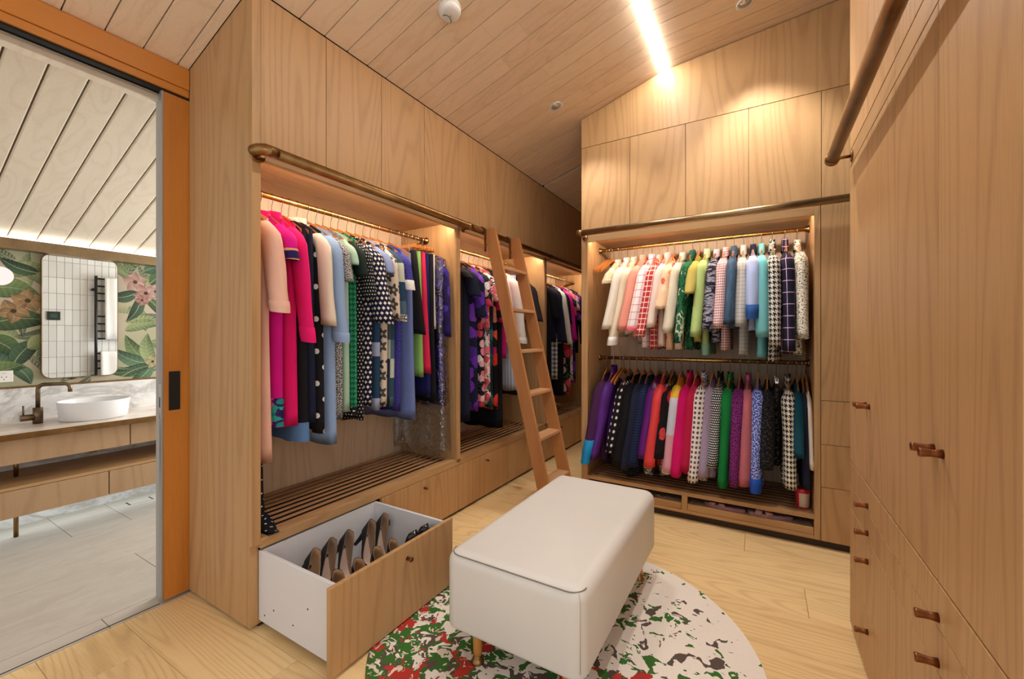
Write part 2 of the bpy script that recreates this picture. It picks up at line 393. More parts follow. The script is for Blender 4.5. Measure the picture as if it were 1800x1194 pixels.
# -- mural paper (flat print): leaves and blossoms drawn into a generated picture
def mural(w, h, y0, y1, z0, z1):
    rs = np.random.RandomState(11)
    def lin(c): return np.array(H(c)[:3])
    ys = y0 + (np.arange(w) + .5) / w * (y1 - y0); zs = z0 + (np.arange(h) + .5) / h * (z1 - z0)
    Yg, Zg = np.meshgrid(ys, zs)
    im = np.empty((h, w, 3)); n = np.sin(Yg * 9 + 2 * np.sin(Zg * 7)) * .5 + .5
    im[:] = lin('#cdbb9c') * (1 - n[..., None]) + lin('#b9b58b') * n[..., None]
    def leaf(by, bz, ang, L, wd, c1, c2, split=False, al=1.0):
        dy, dz = math.cos(ang), math.sin(ang)
        m_ = (abs(Yg - by - dy * L / 2) < L * .6 + wd) & (abs(Zg - bz - dz * L / 2) < L * .6 + wd)
        if not m_.any(): return
        Y, Z = Yg[m_] - by, Zg[m_] - bz
        t = (Y * dy + Z * dz) / L; s_ = (-Y * dz + Z * dy)
        s_ = s_ - .10 * L * np.sin(np.clip(t, 0, 1) * 3.1)
        half = wd * np.sin(np.pi * np.clip(t, 0, 1) ** .75) ** .8
        ins = (t > 0) & (t < 1) & (abs(s_) < half)
        q = s_ / np.maximum(half, 1e-5)
        vein = np.abs(((t * 9 - abs(q) * .9) % 1) - .5) * 2
        if split: ins &= (vein > .18 + .3 * (1 - abs(q))) | (abs(q) < .3)
        shade = .5 + .35 * q + .25 * (vein - .5) + .2 * np.sin(t * 5)
        col = lin(c1)[None] * (1 - np.clip(shade, 0, 1)[:, None]) + lin(c2)[None] * np.clip(shade, 0, 1)[:, None]
        mid = (abs(s_) < .0028 * (1.2 - t)); col[mid] = lin('#a9b27c')
        edge = (abs(q) > .93); col[edge] *= .55
        cur = im[m_]; a = (ins * al)[:, None]; im[m_] = cur * (1 - a) + col * a
    greens = [('#22351f', '#5f7d45'), ('#33502c', '#86a05c'), ('#4c6638', '#a9b777'), ('#2b4433', '#6b8f6a'), ('#5a6d35', '#b4bd7c'), ('#1f3027', '#4f6f4d')]
    for i in range(46):
        c = greens[rs.randint(6)]
        leaf(rs.uniform(y0, y1), rs.uniform(z0, z1), rs.uniform(0, 6.28), rs.uniform(.15, .30), rs.uniform(.022, .05), c[0], c[1], rs.rand() < .35, .8)
    for by, bz, a, L, wd, gi in [(.62, 1.38, .1, .30, .075, 0), (.60, 1.62, -.1, .26, .07, 1), (.70, 1.72, .35, .22, .05, 4), (.60, 1.30, -.75, .24, .06, 0), (.73, 1.10, 2.3, .20, .05, 3), (.73, 1.10, .9, .24, .055, 5),
                                 (.73, 1.10, -1.0, .16, .04, 3), (.60, 1.05, .2, .2, .05, 1), (.80, 1.22, .5, .16, .05, 4), (.85, 1.75, 2.7, .2, .04, 5), (1.50, 1.07, 2.2, .30, .055, 1), (1.50, 1.07, 2.65, .30, .05, 3), (1.50, 1.07, 3.3, .30, .045, 0),
                                 (1.50, 1.07, 1.7, .26, .05, 2), (1.50, 1.07, 3.9, .24, .045, 3), (1.32, 1.35, .2, .25, .04, 2), (1.32, 1.42, .05, .24, .03, 4), (1.42, 1.62, -2.0, .22, .04, 5), (1.46, 1.62, -1.0, .2, .04, 0), (1.40, 1.66, 3.4, .2, .045, 5),
                                 (1.48, 1.74, .6, .18, .05, 0), (1.44, 1.84, .3, .16, .045, 3), (1.33, 1.80, 2.1, .2, .03, 2), (.95, .97, .15, .40, .025, 5), (1.05, .99, .1, .35, .02, 3), (1.3, .98, .3, .25, .03, 5), (.60, .98, .6, .22, .05, 1)]:
        leaf(by, bz, a, L, wd, *greens[gi], split=(wd < .035))
    def flower(cy, cz, r, c1, c2, core, rot):
        for k in range(5):
            leaf(cy, cz, rot + k * 2 * math.pi / 5, r, r * .40, c1, c2)
        m_ = (Yg - cy) ** 2 + (Zg - cz) ** 2 < (r * .17) ** 2; im[m_] = lin(core)
    flower(1.385, 1.745, .085, '#a8716a', '#e0b09c', '#5d3a2c', .3); flower(1.455, 1.66, .085, '#9c5f5c', '#dfa898', '#4c2d2c', .9); flower(1.52, 1.68, .07, '#a8716a', '#e2b5a4', '#5d3a2c', .1); flower(1.43, 1.60, .05, '#8c4d48', '#c98877', '#4c2d2c', .6)
    flower(.80, 1.55, .085, '#8a6538', '#c99a5c', '#4c3a1c', .2); flower(.735, 1.475, .085, '#7d5a38', '#c2925a', '#4c3420', .8); flower(1.50, 1.09, .06, '#8a7a4c', '#cdbd8a', '#4c3a1c', .4)
    im = im * .74; lum = im.mean(2, keepdims=True); im = lum + (im - lum) * .86
    img = bpy.data.images.new('mural_print', w, h); img.colorspace_settings.name = 'Non-Color'
    px = np.ones((h, w, 4), dtype=np.float32); px[..., :3] = im; img.pixels.foreach_set(px.ravel()); img.update()
    return img
MY0, MY1, MZ0, MZ1 = .30, 1.90, .955, 1.90
g = N('mural_paper', .55, 0, .3); ti = g.n('TexImage'); ti.image = mural(960, 568, MY0, MY1, MZ0, MZ1); ti.extension = 'EXTEND'; g.l(g.uv(), ti.inputs[0]); M['mural'] = g.col(ti.outputs[0])
mobj('mural_paper', [(-2.4885, MY0, MZ0), (-2.4885, MY1, MZ0), (-2.4885, MY1, MZ1), (-2.4885, MY0, MZ1)], [(0, 1, 2, 3)], M['mural'], wf, False, [(0, 0), (1, 0), (1, 1), (0, 1)])
box('marble_lining', -2.49, -2.478, -1.6, 3.0, -.013, .945, M['marble'], wf, 0)
box('bronze_strip', -2.49, -2.474, -1.6, 3.0, .945, .957, M['bronze'], wf, .001)
t2 = S(T('trim_2', None, None, (-2.45, 1, 1.9)))
box('pelmet', -2.49, -2.40, -1.6, 3.0, 1.888, 1.960, M['bronze_g'], t2, .002)
box('pelmet_light', -2.485, -2.402, -1.6, 3.0, 1.9605, 1.966, emit('pelmet_led', (1, .93, .82, 1), 2.2), t2, 0)
# plinth shadow gaps
for args in [(-.56, -.025, 1.04, 5.35)]: 
    pb = S(box('baseboard_left', *args, 0, .046, M['shadow'], None, .001))
S(box('baseboard_back', .70, 3.1, YB + .03, YB + .60, 0, .046, M['shadow'], None, .001))
S(box('baseboard_right', XR + .035, 2.85, .975, 2.37, 0, .05, M['shadow'], None, .001))

# ================================================================ lights one can see
led = T('ridge_light', 'long glowing strip light running along the ridge of the board ceiling', 'strip light', (RX, 1, 3.2))
box('diffuser', RX - .017, RX + .017, .9, YB - .006, zl(RX) - .010, zl(RX) + .004, emit('ridge_led', (1, .97, .92, 1), 46.0), led, 0)
def downlight(x, y, label):
    t = TILT if x < RX else math.atan(.10)
    o = T('downlight', label, 'light', (x, y, zceil(x)), 'recessed ceiling spots', rz=0); o.rotation_euler = (0, -t, 0)
    lathe('rim', [(.036, -.001), (.047, -.002), (.049, -.006), (.044, -.008), (.036, -.003)], (0, 0, 0), M['white'], o, 28)
    lathe('reflector', [(.036, -.004), (.028, .016), (.0, .017)], (0, 0, 0), plain('reflector_silver', H('#d8d4cc'), .25, .8), o, 24)
    lathe('bulb', [(.0, -.0005), (.022, -.0015), (.026, .004)], (0, 0, .004), emit('spot_glow', (1, .95, .86, 1), 7.0), o, 20)
downlight(.60, 2.855, 'small round recessed spotlight in the steeper ceiling slope above the wardrobes')
downlight(1.83, 2.85, 'small round recessed spotlight in the flatter ceiling slope near the upper cupboard panel')
sd = T('smoke_detector', 'round white smoke detector fixed to the board ceiling', 'smoke detector', (.527, 1.70, zl(.527)), rz=0); sd.rotation_euler = (0, -TILT, 0)
sdm = plain('smoke_white', H('#dedbd6'), .4)
lathe('base', [(.0, 0), (.060, 0), (.061, -.012), (.056, -.016)], (0, 0, 0), sdm, sd, 32)
autosmooth(lathe('cover', [(.055, -.014), (.056, -.026), (.050, -.036), (.036, -.041), (.0, -.042)], (0, 0, 0), sdm, sd, 32))
slot = []
for k in range(15):
    a = math.pi * k / 14; slot.append((-.030 + .012 * (1 - math.sin(a)) * 0 + (.018 * math.sin(a) if k in (0, 14) else .018 * math.sin(a)), -.0 + .030 * math.cos(a), -.0425))
tube('vent_slot', slot, .0016, M['black'], sd, 6)
tube('indicator', [(-.004, .006, -.0425), (-.002, -.002, -.0425)], .0016, M['black'], sd, 6)
# ================================================================ wardrobe run beside the doorway: three bays
def knob(parent, c, axis, L=.026, r=.008):
    """small turned pull: waisted neck, round head; axis is '+x' or '-x' """
    s = 1 if axis == '+x' else -1
    return lathe('knob', [(r * .95, 0), (r * .75, s * L * .35), (r * .85, s * L * .6), (r * 1.12, s * L * .85), (r * 1.08, s * L), (.0, s * L * 1.0)], c, M['copper'], parent, 14, 'x')
LEDW = emit('niche_led', (1.0, .86, .71, 1), 48.0)
P0, PW = 1.0, 1.4555
bays = []
M['gap_shade'] = plain('slat_gap_shade_brown', H('#1d130d'), .9)  # near-black sheets below the slats, shade of the gaps put into their colour
BL = ['tall oak wardrobe bay beside the doorway with an open shoe drawer', 'tall oak wardrobe bay behind the leaning ladder', 'tall oak wardrobe bay in the passage past the ladder']
for b in range(3):
    y0 = P0 + PW * b; y1 = y0 + PW
    w = T('wardrobe', BL[b], 'wardrobe', (-.28, y0, 0), 'wardrobe run'); bays.append(w)
    ia = y0 + (.037 if b == 0 else .0235); ib = y1 - .0235
    if b == 0:
        prism('end_panel', [(-.582, .015), (-.021, .015), (-.021, .376), (0, .376), (0, zl(0) - .001), (-.582, zl(-.582) - .001)], y0, ia, M['oak_z'], w)
    else:
        box('side_panel', -.56, 0, y0, ia, .376, 2.14, M['oak_z'], w)
    box('side_panel', -.56, 0, ib, y1 - (0 if b < 2 else 0), .376, 2.14, M['oak_z'], w)
    box('back_panel', -.575, -.555, y0 + (.037 if b == 0 else 0), y1, .05, 2.82 - .18, M['carcass'], w)
    box('top_panel', -.555, -.022, ia, ib, 2.135, 2.15, M['oak_y'], w)
    box('lintel', -.022, 0, ia if b == 0 else y0, y1 if b == 2 else y1, 2.085, 2.150, M['oak_y'], w)
    box('light_strip', -.034, -.023, ia + .02, ib - .02, 2.118, 2.132, LEDW, w, 0)
    for k in range(4):
        if b == 0: ya, yb = y0 + .364 * k, y0 + .364 * (k + 1)
        else: ya, yb = y0 + PW / 4 * k, y0 + PW / 4 * (k + 1)
        if b == 0 and k == 0: ya = ia
        gp = .0015 if not (b == 1 and k >= 1) else .0004
        d = box('upper_door', -.022, 0, ya + gp, yb - gp, 2.1525, 2.826, M['oak_z'], w, .001)
    # bench: front rail and slats with gaps, drawers underneath
    box('bench_rail', -.055, 0, ia if b == 0 else y0, y1, .356, .400, M['oak_y'], w)
    n = 9
    for k in range(n):
        xa = -.062 - .0545 * k
        box('bench_slat', xa - .0245, xa, ia, ib, .3925, .3985, M['slat'], w, .002)
    box('bench_gap_shade', -.555, -.056, ia, ib, .300, .304, M['gap_shade'], w, 0)
    box('base_divider', -.55, -.024, y1 - .012, y1 - .0005, .048, .352, M['carcass'], w, 0)
    for k in range(2):
        ya = y0 + PW / 2 * k; yb = ya + PW / 2
        if b == 0 and k == 0: continue
        d = box('drawer', -.020, 0, ya + .002, yb - .002, .022, .3535, M['oak_z'], w, .0012)
        knob(d, (0, (ya + yb) / 2, .300), '+x')
    if b == 0:
        DX, ya, yb = .530, y0, y0 + PW / 2
        d = box('drawer', DX - .020, DX, ya + .001, yb - .002, .016, .355, M['oak_z'], w, .0012)
        knob(d, (DX, ya + .40, .292), '+x', .028, .0095)
        box('drawer_side', -.005, DX - .020, ya + .038, ya + .053, .034, .345, M['white'], d)
        box('drawer_side', -.005, DX - .020, yb - .046, yb - .031, .034, .345, M['white'], d)
        box('drawer_back', -.020, -.005, ya + .038, yb - .031, .034, .345, M['white'], d)
        box('drawer_bottom', -.005, DX - .020, ya + .053, yb - .046, .040, .052, M['white'], d, 0)
        for px_, pz in [(.03, .07), (.10, .115), (.24, .10), (.47, .09), (.34, .20)]:
            lathe('screw_hole', [(.0, -.0012), (.0035, -.0012), (.0035, 0), (0, 0)], (px_, ya + .038, pz), M['black'], d, 8, 'y')
        box('base_rail', -.045, -.022, y0 + .037, yb, .016, .033, M['oak_y'], w, 0)
# ================================================================ double-hang unit facing the viewer
u = T('wardrobe', 'double-hang oak wardrobe unit facing the ottoman, full of short garments', 'wardrobe', (1.45, YB + .3, 0))
UL, UR, OL, OR = .676, 2.227, .728, 2.195
BK = YB + .62
box('side_panel', UL, OL, YB, BK, .05, 2.105, M['oak_z'], u)
box('side_panel', OR, UR, YB, BK, .05, 2.105, M['oak_z'], u)
box('back_panel', OL, OR, BK - .02, BK, .05, 2.105, M['carcass'], u)
prism('upper_body', [(UL, 2.108), (3.15, 2.108), (3.15, zr(3.15) - .004), (RX, zl(RX) - .004), (UL, zl(UL) - .004)], YB + .022, BK, M['oak_z'], u)
box('lintel', OL, OR, YB, YB + .022, 2.050, 2.105, M['oak_x'], u)
box('top_panel', OL, OR, YB + .022, BK - .02, 2.088, 2.105, M['oak_x'], u)
box('light_strip', OL + .02, OR - .02, YB + .023, YB + .034, 2.070, 2.086, emit('short_hang_led', (1.0, .88, .74, 1), 36.0), u, 0)
xs = [UL, 1.062, 1.454, 1.843, 2.231, 2.62, 3.0]
for a, b in zip(xs[:-1], xs[1:]):
    box('upper_door', a + (.0015 if a > UL else 0), b - .0015, YB, YB + .021, 2.108, 2.803, M['oak_z'], u, .001)
fas = [(UL, 1.454), (1.454, 2.231), (2.231, 3.0)]
for a, b in fas:
    top = [(b, zl(b) - .005 if b < RX else zr(b) - .005), (a, zl(a) - .005 if a < RX else zr(a) - .005)]
    if a < RX < b: top.insert(1, (RX, zl(RX) - .005))
    prism('upper_panel', [(a, 2.807), (b, 2.807)] + top, YB, YB + .021, M['oak_z'], u)
# shelf of slats, low open trays, frame
SZ = .200
box('shelf_rail', OL, OR, YB, YB + .035, .172, SZ, M['oak_x'], u)
for k in range(9):
    ya = YB + .052 + .060 * k
    box('shelf_slat', OL, OR, ya, ya + .036, SZ - .008, SZ - .002, M['slat_x'], u, .002)
box('middle_post', 1.428, 1.466, YB, BK - .02, .070, .172, M['oak_z'], u)
box('shelf_gap_shade', OL, OR, YB + .036, BK - .02, .150, .154, M['gap_shade'], u, 0)
box('base_rail', OL, OR, YB, YB + .022, .050, .074, M['oak_x'], u)
for a, b in ((OL, 1.428), (1.466, OR)):
    t_ = box('tray', a + .003, b - .003, YB, YB + .018, .0765, .119, M['oak_x'], u)
    box('tray_bottom', a + .004, b - .004, YB + .018, BK - .05, .102, .112, M['carcass'], t_, 0)
# narrow column of drawers beside it
cdx0, cdx1 = 2.229, 2.62
col_ = T('cupboard', 'narrow oak cupboard with one door over flat drawer fronts, half hidden by the tall cupboards', 'cupboard', (2.42, YB + .3, 0))
box('carcass', cdx0 + .001, 3.0, YB + .022, BK, .05, 2.104, M['carcass'], col_)
for a, b in ((.9095, 2.104), (.6415, .9065), (.380, .6385), (.050, .377)):
    box('drawer_front' if b < 1 else 'door', cdx0 + .001, cdx1, YB, YB + .020, a, b, M['oak_z'], col_, .001)
# ================================================================ tall cupboards on the viewer's side
def pull(parent, c, L=.040, r=.0105):
    return lathe('handle', [(r, 0), (r * .80, -L * .3), (r * .82, -L * .6), (r * .98, -L * .92), (r * .92, -L), (.0, -L)], c, M['copper'], parent, 16, 'x')
CL = ['tall oak cupboard at the far end of the handled run, opposite the ladder', 'tall oak cupboard at the near end of the handled run']
for ci, (ya, yb) in enumerate(((1.655, 2.388), (.945, 1.655))):
    c = T('cupboard', CL[ci], 'cupboard', (XR + .3, (ya + yb) / 2, 0), 'tall handled cupboards')
    ym = (ya + yb) / 2
    box('carcass', XR + .021, 2.85, ya + .0005, yb - .0005, .05, 3.2, M['shadow'], c, 0)  # carcass coloured dark to paint the shade in the door gaps
    for a, b, hy in ((ya, ym, ym - .028), (ym, yb, ym + .028)):
        d = box('door', XR, XR + .020, a + .0018, b - .0018, .750, 2.052, M['oak_z'], c, .001)
        pull(d, (XR, hy, 1.042))
        box('upper_door', XR, XR + .020, a + .0018, b - .0018, 2.128, 3.2, M['oak_z'], c, .001)
    box('rail_board', XR, XR + .020, ya, yb, 2.056, 2.124, M['oak_y'], c, .001)
    for a, b, hz in ((.645, .744, .668), (.543, .6425, .566), (.270, .5405, .460), (.030, .2675, .198)):
        d = box('drawer', XR, XR + .020, ya + .0018, yb - .0018, a, b, M['oak_z'], c, .001)
        pull(d, (XR, ym, hz))
# ================================================================ ladder rails
def disc(name, c, r, t, axis, mat, parent): return lathe(name, [(0, 0), (r, 0), (r, t * .8), (r * .92, t), (0, t)], c, mat, parent, 20, axis)
lr = T('ladder_rail', 'aged brass ladder rail along the wardrobe run, carrying the ladder', 'rail', (.06, 1, 2.11), 'ladder rails')
tube('rail', [(.062, 1.02, 2.112), (.062, 5.35, 2.112)], .0245, M['bronze'], lr, 18)
el = []
for k in range(9):
    a = R(90) * k / 8; el.append((.062 - .0 - .040 * (1 - math.cos(a)) , 1.045 - .040 * math.sin(a) - .0, 2.112))
tube('end_elbow', [(.062, 1.075, 2.112)] + el + [(.004, 1.005, 2.112)], .0252, M['bronze'], lr, 16)
disc('flange', (0.0005, 1.022, 2.100), .034, .006, 'x', M['bronze'], lr)
for y in (2.505, 3.895):
    tube('bracket', [(0.0, y, 2.10), (.062, y, 2.10)], .010, M['bronze'], lr)
    disc('bracket_flange', (0.0005, y, 2.10), .024, .005, 'x', M['bronze'], lr)
    tube('collar', [(.062, y - .022, 2.112), (.062, y + .022, 2.112)], .0275, M['bronze'], lr, 16)
br = T('ladder_rail', 'aged brass ladder rail across the top of the double-hang unit', 'rail', (1.5, YB - .06, 2.11), 'ladder rails')
tube('rail', [(.70, YB - .062, 2.112), (2.95, YB - .062, 2.112)], .0235, M['bronze_g'], br, 18)
lathe('end_cap', [(0, -.026), (.022, -.026), (.027, -.022), (.027, .012), (.0245, .016), (.0, .016)], (.688, YB - .062, 2.112), M['bronze'], br, 18, 'x')
for x in (.708, 2.75):
    tube('bracket', [(x, YB - .0005, 2.085), (x, YB - .045, 2.088), (x, YB - .062, 2.100)], .010, M['bronze'], br)
    disc('bracket_flange', (x, YB - .006, 2.085), .022, .0055, 'y', M['bronze'], br)
rr = T('ladder_rail', 'aged brass ladder rail standing off the tall handled cupboards', 'rail', (2.185, 1.6, 2.08), 'ladder rails')
tube('rail', [(2.182, .2, 2.080), (2.182, 2.310, 2.080)], .0235, M['bronze'], rr, 20)
lathe('end_cap', [(0, -.012), (.0265, -.012), (.0275, -.006), (.0275, .016), (.024, .020), (0, .020)], (2.182, 2.305, 2.080), M['bronze'], rr, 20, 'y')
tube('bracket', [(2.2545, 2.335, 2.090), (2.19, 2.325, 2.085)], .007, M['bronze'], rr)
disc('bracket_flange', (2.2545, 2.335, 2.090), .026, -.005, 'x', M['bronze'], rr)
# ================================================================ ladder
lad = T('ladder', 'wooden library ladder leaning on the brass rail behind the ottoman', 'ladder', (.6, 2.9, 0))
def lx(z): return .163 + .24 * (2.128 - z)
for ys in (2.690, 3.060):
    o = prism('stile', [(lx(0), 0), (lx(2.128), 2.128), (lx(2.128) - .098, 2.132), (lx(0) - .098, 0.0)], ys, ys + .026, M['ladder'], lad)
    hx, hz = .062, 2.112
    pts = [(hx + .030, ys - .022, hz - .16), (hx + .030, ys - .022, hz)]
    pts += [(hx + .030 * math.cos(R(a)), ys - .022, hz + .030 * math.sin(R(a))) for a in range(20, 200, 20)]
    vs, fs = [], []
    for i, p in enumerate(pts):
        q = Vector(pts[min(i + 1, len(pts) - 1)]) - Vector(pts[max(i - 1, 0)]); nrm = Vector((q.z, 0, -q.x)).normalized()
        for dy in (-.012, .012):
            for dn in (-.0025, .0025): vs.append(Vector(p) + nrm * dn + Vector((0, dy, 0)))
    for i in range(len(pts) - 1):
        a = 4 * i
        fs += [(a, a + 1, a + 5, a + 4), (a + 2, a + 6, a + 7, a + 3), (a, a + 4, a + 6, a + 2), (a + 1, a + 3, a + 7, a + 5)]
    fs += [(0, 2, 3, 1), tuple(4 * (len(pts) - 1) + i for i in (0, 1, 3, 2))]
    mobj('hook_strap', vs, fs, M['bronze'], lad, False)
    tube('hook_pin', [(hx + .030, ys - .012, hz - .10), (hx + .030, ys + .004, hz - .10)], .006, M['bronze'], lad)
for z in (1.835, 1.513, 1.199, .882, .563, .246):
    x = lx(z)
    box('tread', x - .100, x + .004, 2.714, 3.062, z - .022, z, M['ladder_y'], lad, .002)
# ================================================================ ottoman on a round rug
rug = tag(lathe('rug', [(0, .001), (.800, .001), (.803, .004), (.800, .009), (0, .009)], (1.148, 1.693, 0), plain('x', (1, 1, 1, 1)), None, 96), 'round cream rug printed with green, red and charcoal camouflage blossom', 'rug')
g = N('rug_print', .95, 0, .1)
v = g.obj(); X, Y, Z = g.xyz(v)
wv = g.noise(v, 7.0, 3, .6, 1); ad = g.n('VectorMath', operation='SCALE'); g.l(wv, ad.inputs[0]); ad.inputs['Scale'].default_value = .10
vv = g.n('VectorMath', operation='ADD'); g.l(v, vv.inputs[0]); g.l(ad.outputs[0], vv.inputs[1]); vv = vv.outputs[0]
dens = g.M('ADD', g.M('MULTIPLY', X, -.14), g.M('MULTIPLY', Y, -.10))          # thicker print on one side
big = g.noise(v, 2.6, 2, .5)
dens = g.M('ADD', dens, g.M('MULTIPLY', g.M('SUBTRACT', big, .5), .45))
def layer(scale, thr, seed, det=2.5):
    n_ = g.noise(g.mapv(vv, loc=(seed, seed * 2, 0), scale=(1, 1, 0)), scale, det, .55, 0, .8)
    return g.M('GREATER_THAN', g.M('ADD', n_, g.M('MULTIPLY', dens, .62)), thr)
pile = g.noise(v, 160, 2); base = g.mix(g.M('MULTIPLY', pile, .35), H('#eee6dc'), H('#cfc4b6'))
c = g.mix(layer(14, .560, 3.0), base, H('#5d4f49'))
c = g.mix(layer(15.5, .550, 9.0), c, H('#3f6b31'))
c = g.mix(layer(8, .622, 17.0, 4), c, H('#b23a30'))
c = g.mix(layer(28, .66, 23.0), c, H('#dccfbe'))
g.bump(pile, .5, .003)
rug.data.materials[0] = g.col(c); autosmooth(rug)
ot = T('ottoman', 'long cream leather ottoman on four turned wooden legs standing on the rug', 'ottoman', (1.13, 1.84, 0))
bm = bmesh.new(); bmesh.ops.create_cube(bm, size=1)
OX0, OX1, OY0, OY1, OZ0, OZ1 = .838, 1.418, 1.285, 2.385, .160, .460
for v_ in bm.verts: v_.co = (v_.co.x * (OX1 - OX0), v_.co.y * (OY1 - OY0), v_.co.z * (OZ1 - OZ0))
vert_e = [e for e in bm.edges]
bmesh.ops.bevel(bm, geom=[e for e in bm.edges if abs(e.verts[0].co.z - e.verts[1].co.z) > .1], offset=.055, segments=6, profile=.5, affect='EDGES')
tops = [e for e in bm.edges if all(v_.co.z > .1 for v_ in e.verts) and len(e.link_faces) == 2 and abs(e.calc_face_angle(0)) > 1]
bmesh.ops.bevel(bm, geom=tops, offset=.046, segments=6, profile=.5, affect='EDGES')
bots = [e for e in bm.edges if all(v_.co.z < -.14 for v_ in e.verts) and len(e.link_faces) == 2 and abs(e.calc_face_angle(0)) > 1]
bmesh.ops.bevel(bm, geom=bots, offset=.020, segments=3, profile=.5, affect='EDGES')
me = bpy.data.meshes.new('ottoman_body'); bm.to_mesh(me); bm.free()
g = N('cream_leather', .48, 0, .4); lv = g.vor(g.obj(), 420, 'F1', '3D'); g.bump(lv.outputs['Distance'], .10, .0006)
me.materials.append(g.col(g.mix(g.noise(g.obj(), 3, 3), H('#d3d0ca'), H('#dbd8d2')))); me.polygons.foreach_set('use_smooth', [True] * len(me.polygons))
link('seat_cushion', me, ot, ((OX0 + OX1) / 2, (OY0 + OY1) / 2, (OZ0 + OZ1) / 2))
seam = plain('seam_shadow', H('#7d7367'), .6)
zt = OZ1 - .0105
pts = [(OX0 + .012, OY0 + .06, zt)]
for k in range(7):
    a = R(180 + 90 * k / 6); pts.append((OX0 + .0665 + .053 * math.cos(a), OY0 + .0655 + .053 * math.sin(a), zt))
for k in range(7):
    a = R(270 + 90 * k / 6); pts.append((OX1 - .0665 + .053 * math.cos(a), OY0 + .0655 + .053 * math.sin(a), zt))
tube('front_seam', pts[1:], .0022, seam, ot, 6)
a = R(-45); cx_, cy_ = OX1 - .0545 + .055 * math.cos(a), OY0 + .0545 + .055 * math.sin(a)
tube('corner_seam', [(cx_, cy_, OZ0 + .03), (cx_, cy_, OZ1 - .04), (OX1 - .0555 + .044 * math.cos(a), OY0 + .0555 + .044 * math.sin(a), OZ1 - .012)], .0016, plain('pale_stitch', H('#bdb2a4'), .6), ot, 6)
for x, y in ((.945, 1.365), (1.33, 1.365), (.945, 2.27), (1.355, 2.27)):
    lg = lathe('leg', [(0, .165), (.021, .165), (.0175, .06), (.0155, .03), (0, .03)], (x, y, 0), M['legwood'], ot, 16)
    lathe('foot_cup', [(0, .0095), (.026, .0095), (.027, .014), (.022, .020), (.018, .036), (.0165, .040), (0, .040)], (x, y, 0), M['bronze'], lg, 18)
# ================================================================ fabrics (uv in metres)
def fab(name, rough=.88): return N(name, rough, 0, .25)
def cloth(c, k=.82, rough=.9):
    g = fab('cloth', rough); a = H(c) if isinstance(c, str) else c
    n = g.noise(g.uv(), 9, 3); w = g.noise(g.uv(), 700, 1)
    g.bump(w, .15, .0006)
    return g.col(g.mix(n, tuple(x * k for x in a[:3]) + (1,), a))
def fr(g, s, size, off=0.0): return g.M('FRACT', g.M('ADD', g.M('DIVIDE', s, size), 50.0 + off))
def gingham(c1, c2, size):
    g = fab('gingham'); u, v, _ = g.xyz(g.uv())
    f = g.M('MULTIPLY', g.M('ADD', g.M('LESS_THAN', fr(g, u, size), .5), g.M('LESS_THAN', fr(g, v, size), .5)), .5)
    return g.col(g.mix(f, H(c1), H(c2)))
def pane(base, line, size, w=.08, size_v=None):
    g = fab('windowpane'); u, v, _ = g.xyz(g.uv())
    f = g.M('MAXIMUM', g.M('LESS_THAN', fr(g, u, size), w), g.M('LESS_THAN', fr(g, v, size_v or size), w))
    return g.col(g.mix(f, H(base), H(line)))
def dots(base, dot, size, r, diamond=False, stagger=True, base2=None):
    g = fab('dotted'); u, v, _ = g.xyz(g.uv())
    row = g.M('FLOOR', g.M('DIVIDE', v, size))
    if stagger: u = g.M('ADD', u, g.M('MULTIPLY', g.M('MODULO', row, 2.0), size * .5))
    a = g.M('ABSOLUTE', g.M('SUBTRACT', fr(g, u, size), .5)); b = g.M('ABSOLUTE', g.M('SUBTRACT', fr(g, v, size), .5))
    d = g.M('ADD', a, b) if diamond else g.M('SQRT', g.M('ADD', g.M('MULTIPLY', a, a), g.M('MULTIPLY', b, b)))
    return g.col(g.mix(g.M('LESS_THAN', d, r), H(base), H(dot)))
def hound(c1, c2, size):
    g = fab('houndstooth'); u, v, _ = g.xyz(g.uv())
    a = g.M('LESS_THAN', fr(g, u, size), .5); b = g.M('LESS_THAN', fr(g, v, size), .5)
    t = g.M('LESS_THAN', fr(g, g.M('ADD', u, v), size * .5), .5)
    f = g.M('ADD', g.M('MULTIPLY', a, t), g.M('MULTIPLY', b, g.M('SUBTRACT', 1.0, t)))
    return g.col(g.mix(f, H(c1), H(c2)))
def tweed(c1, c2, scale, thr=.5, c3=None, sx=1.0, sy=1.0):
    g = fab('tweed'); v = g.mapv(g.uv(), scale=(sx, sy, 1))
    n = g.noise(v, scale, 2, .6)
    st = [(0, H(c1)), (thr, H(c2))] + ([(thr + .09, H(c3))] if c3 else [])
    g.bump(n, .3, .002)
    return g.col(g.ramp(n, st, 'CONSTANT'))
def stripes(cs, size, along='v'):
    g = fab('striped'); u, v, _ = g.xyz(g.uv())
    f = fr(g, v if along == 'v' else u, size)
    return g.col(g.ramp(f, [(i / len(cs), H(c)) for i, c in enumerate(cs)], 'CONSTANT'))
def blocks(cs, su, sv, seed=0.0):
    g = fab('patchwork'); u, v, _ = g.xyz(g.uv())
    a = g.M('FLOOR', g.M('DIVIDE', u, su)); b = g.M('FLOOR', g.M('DIVIDE', g.M('ADD', v, seed), sv))
    o = g.n('TexWhiteNoise', noise_dimensions='2D'); g.l(g.comb(a, b, 0.0), o.inputs['Vector'])
    return g.col(g.ramp(o.outputs[0], [(i / len(cs), H(c)) for i, c in enumerate(cs)], 'CONSTANT'))
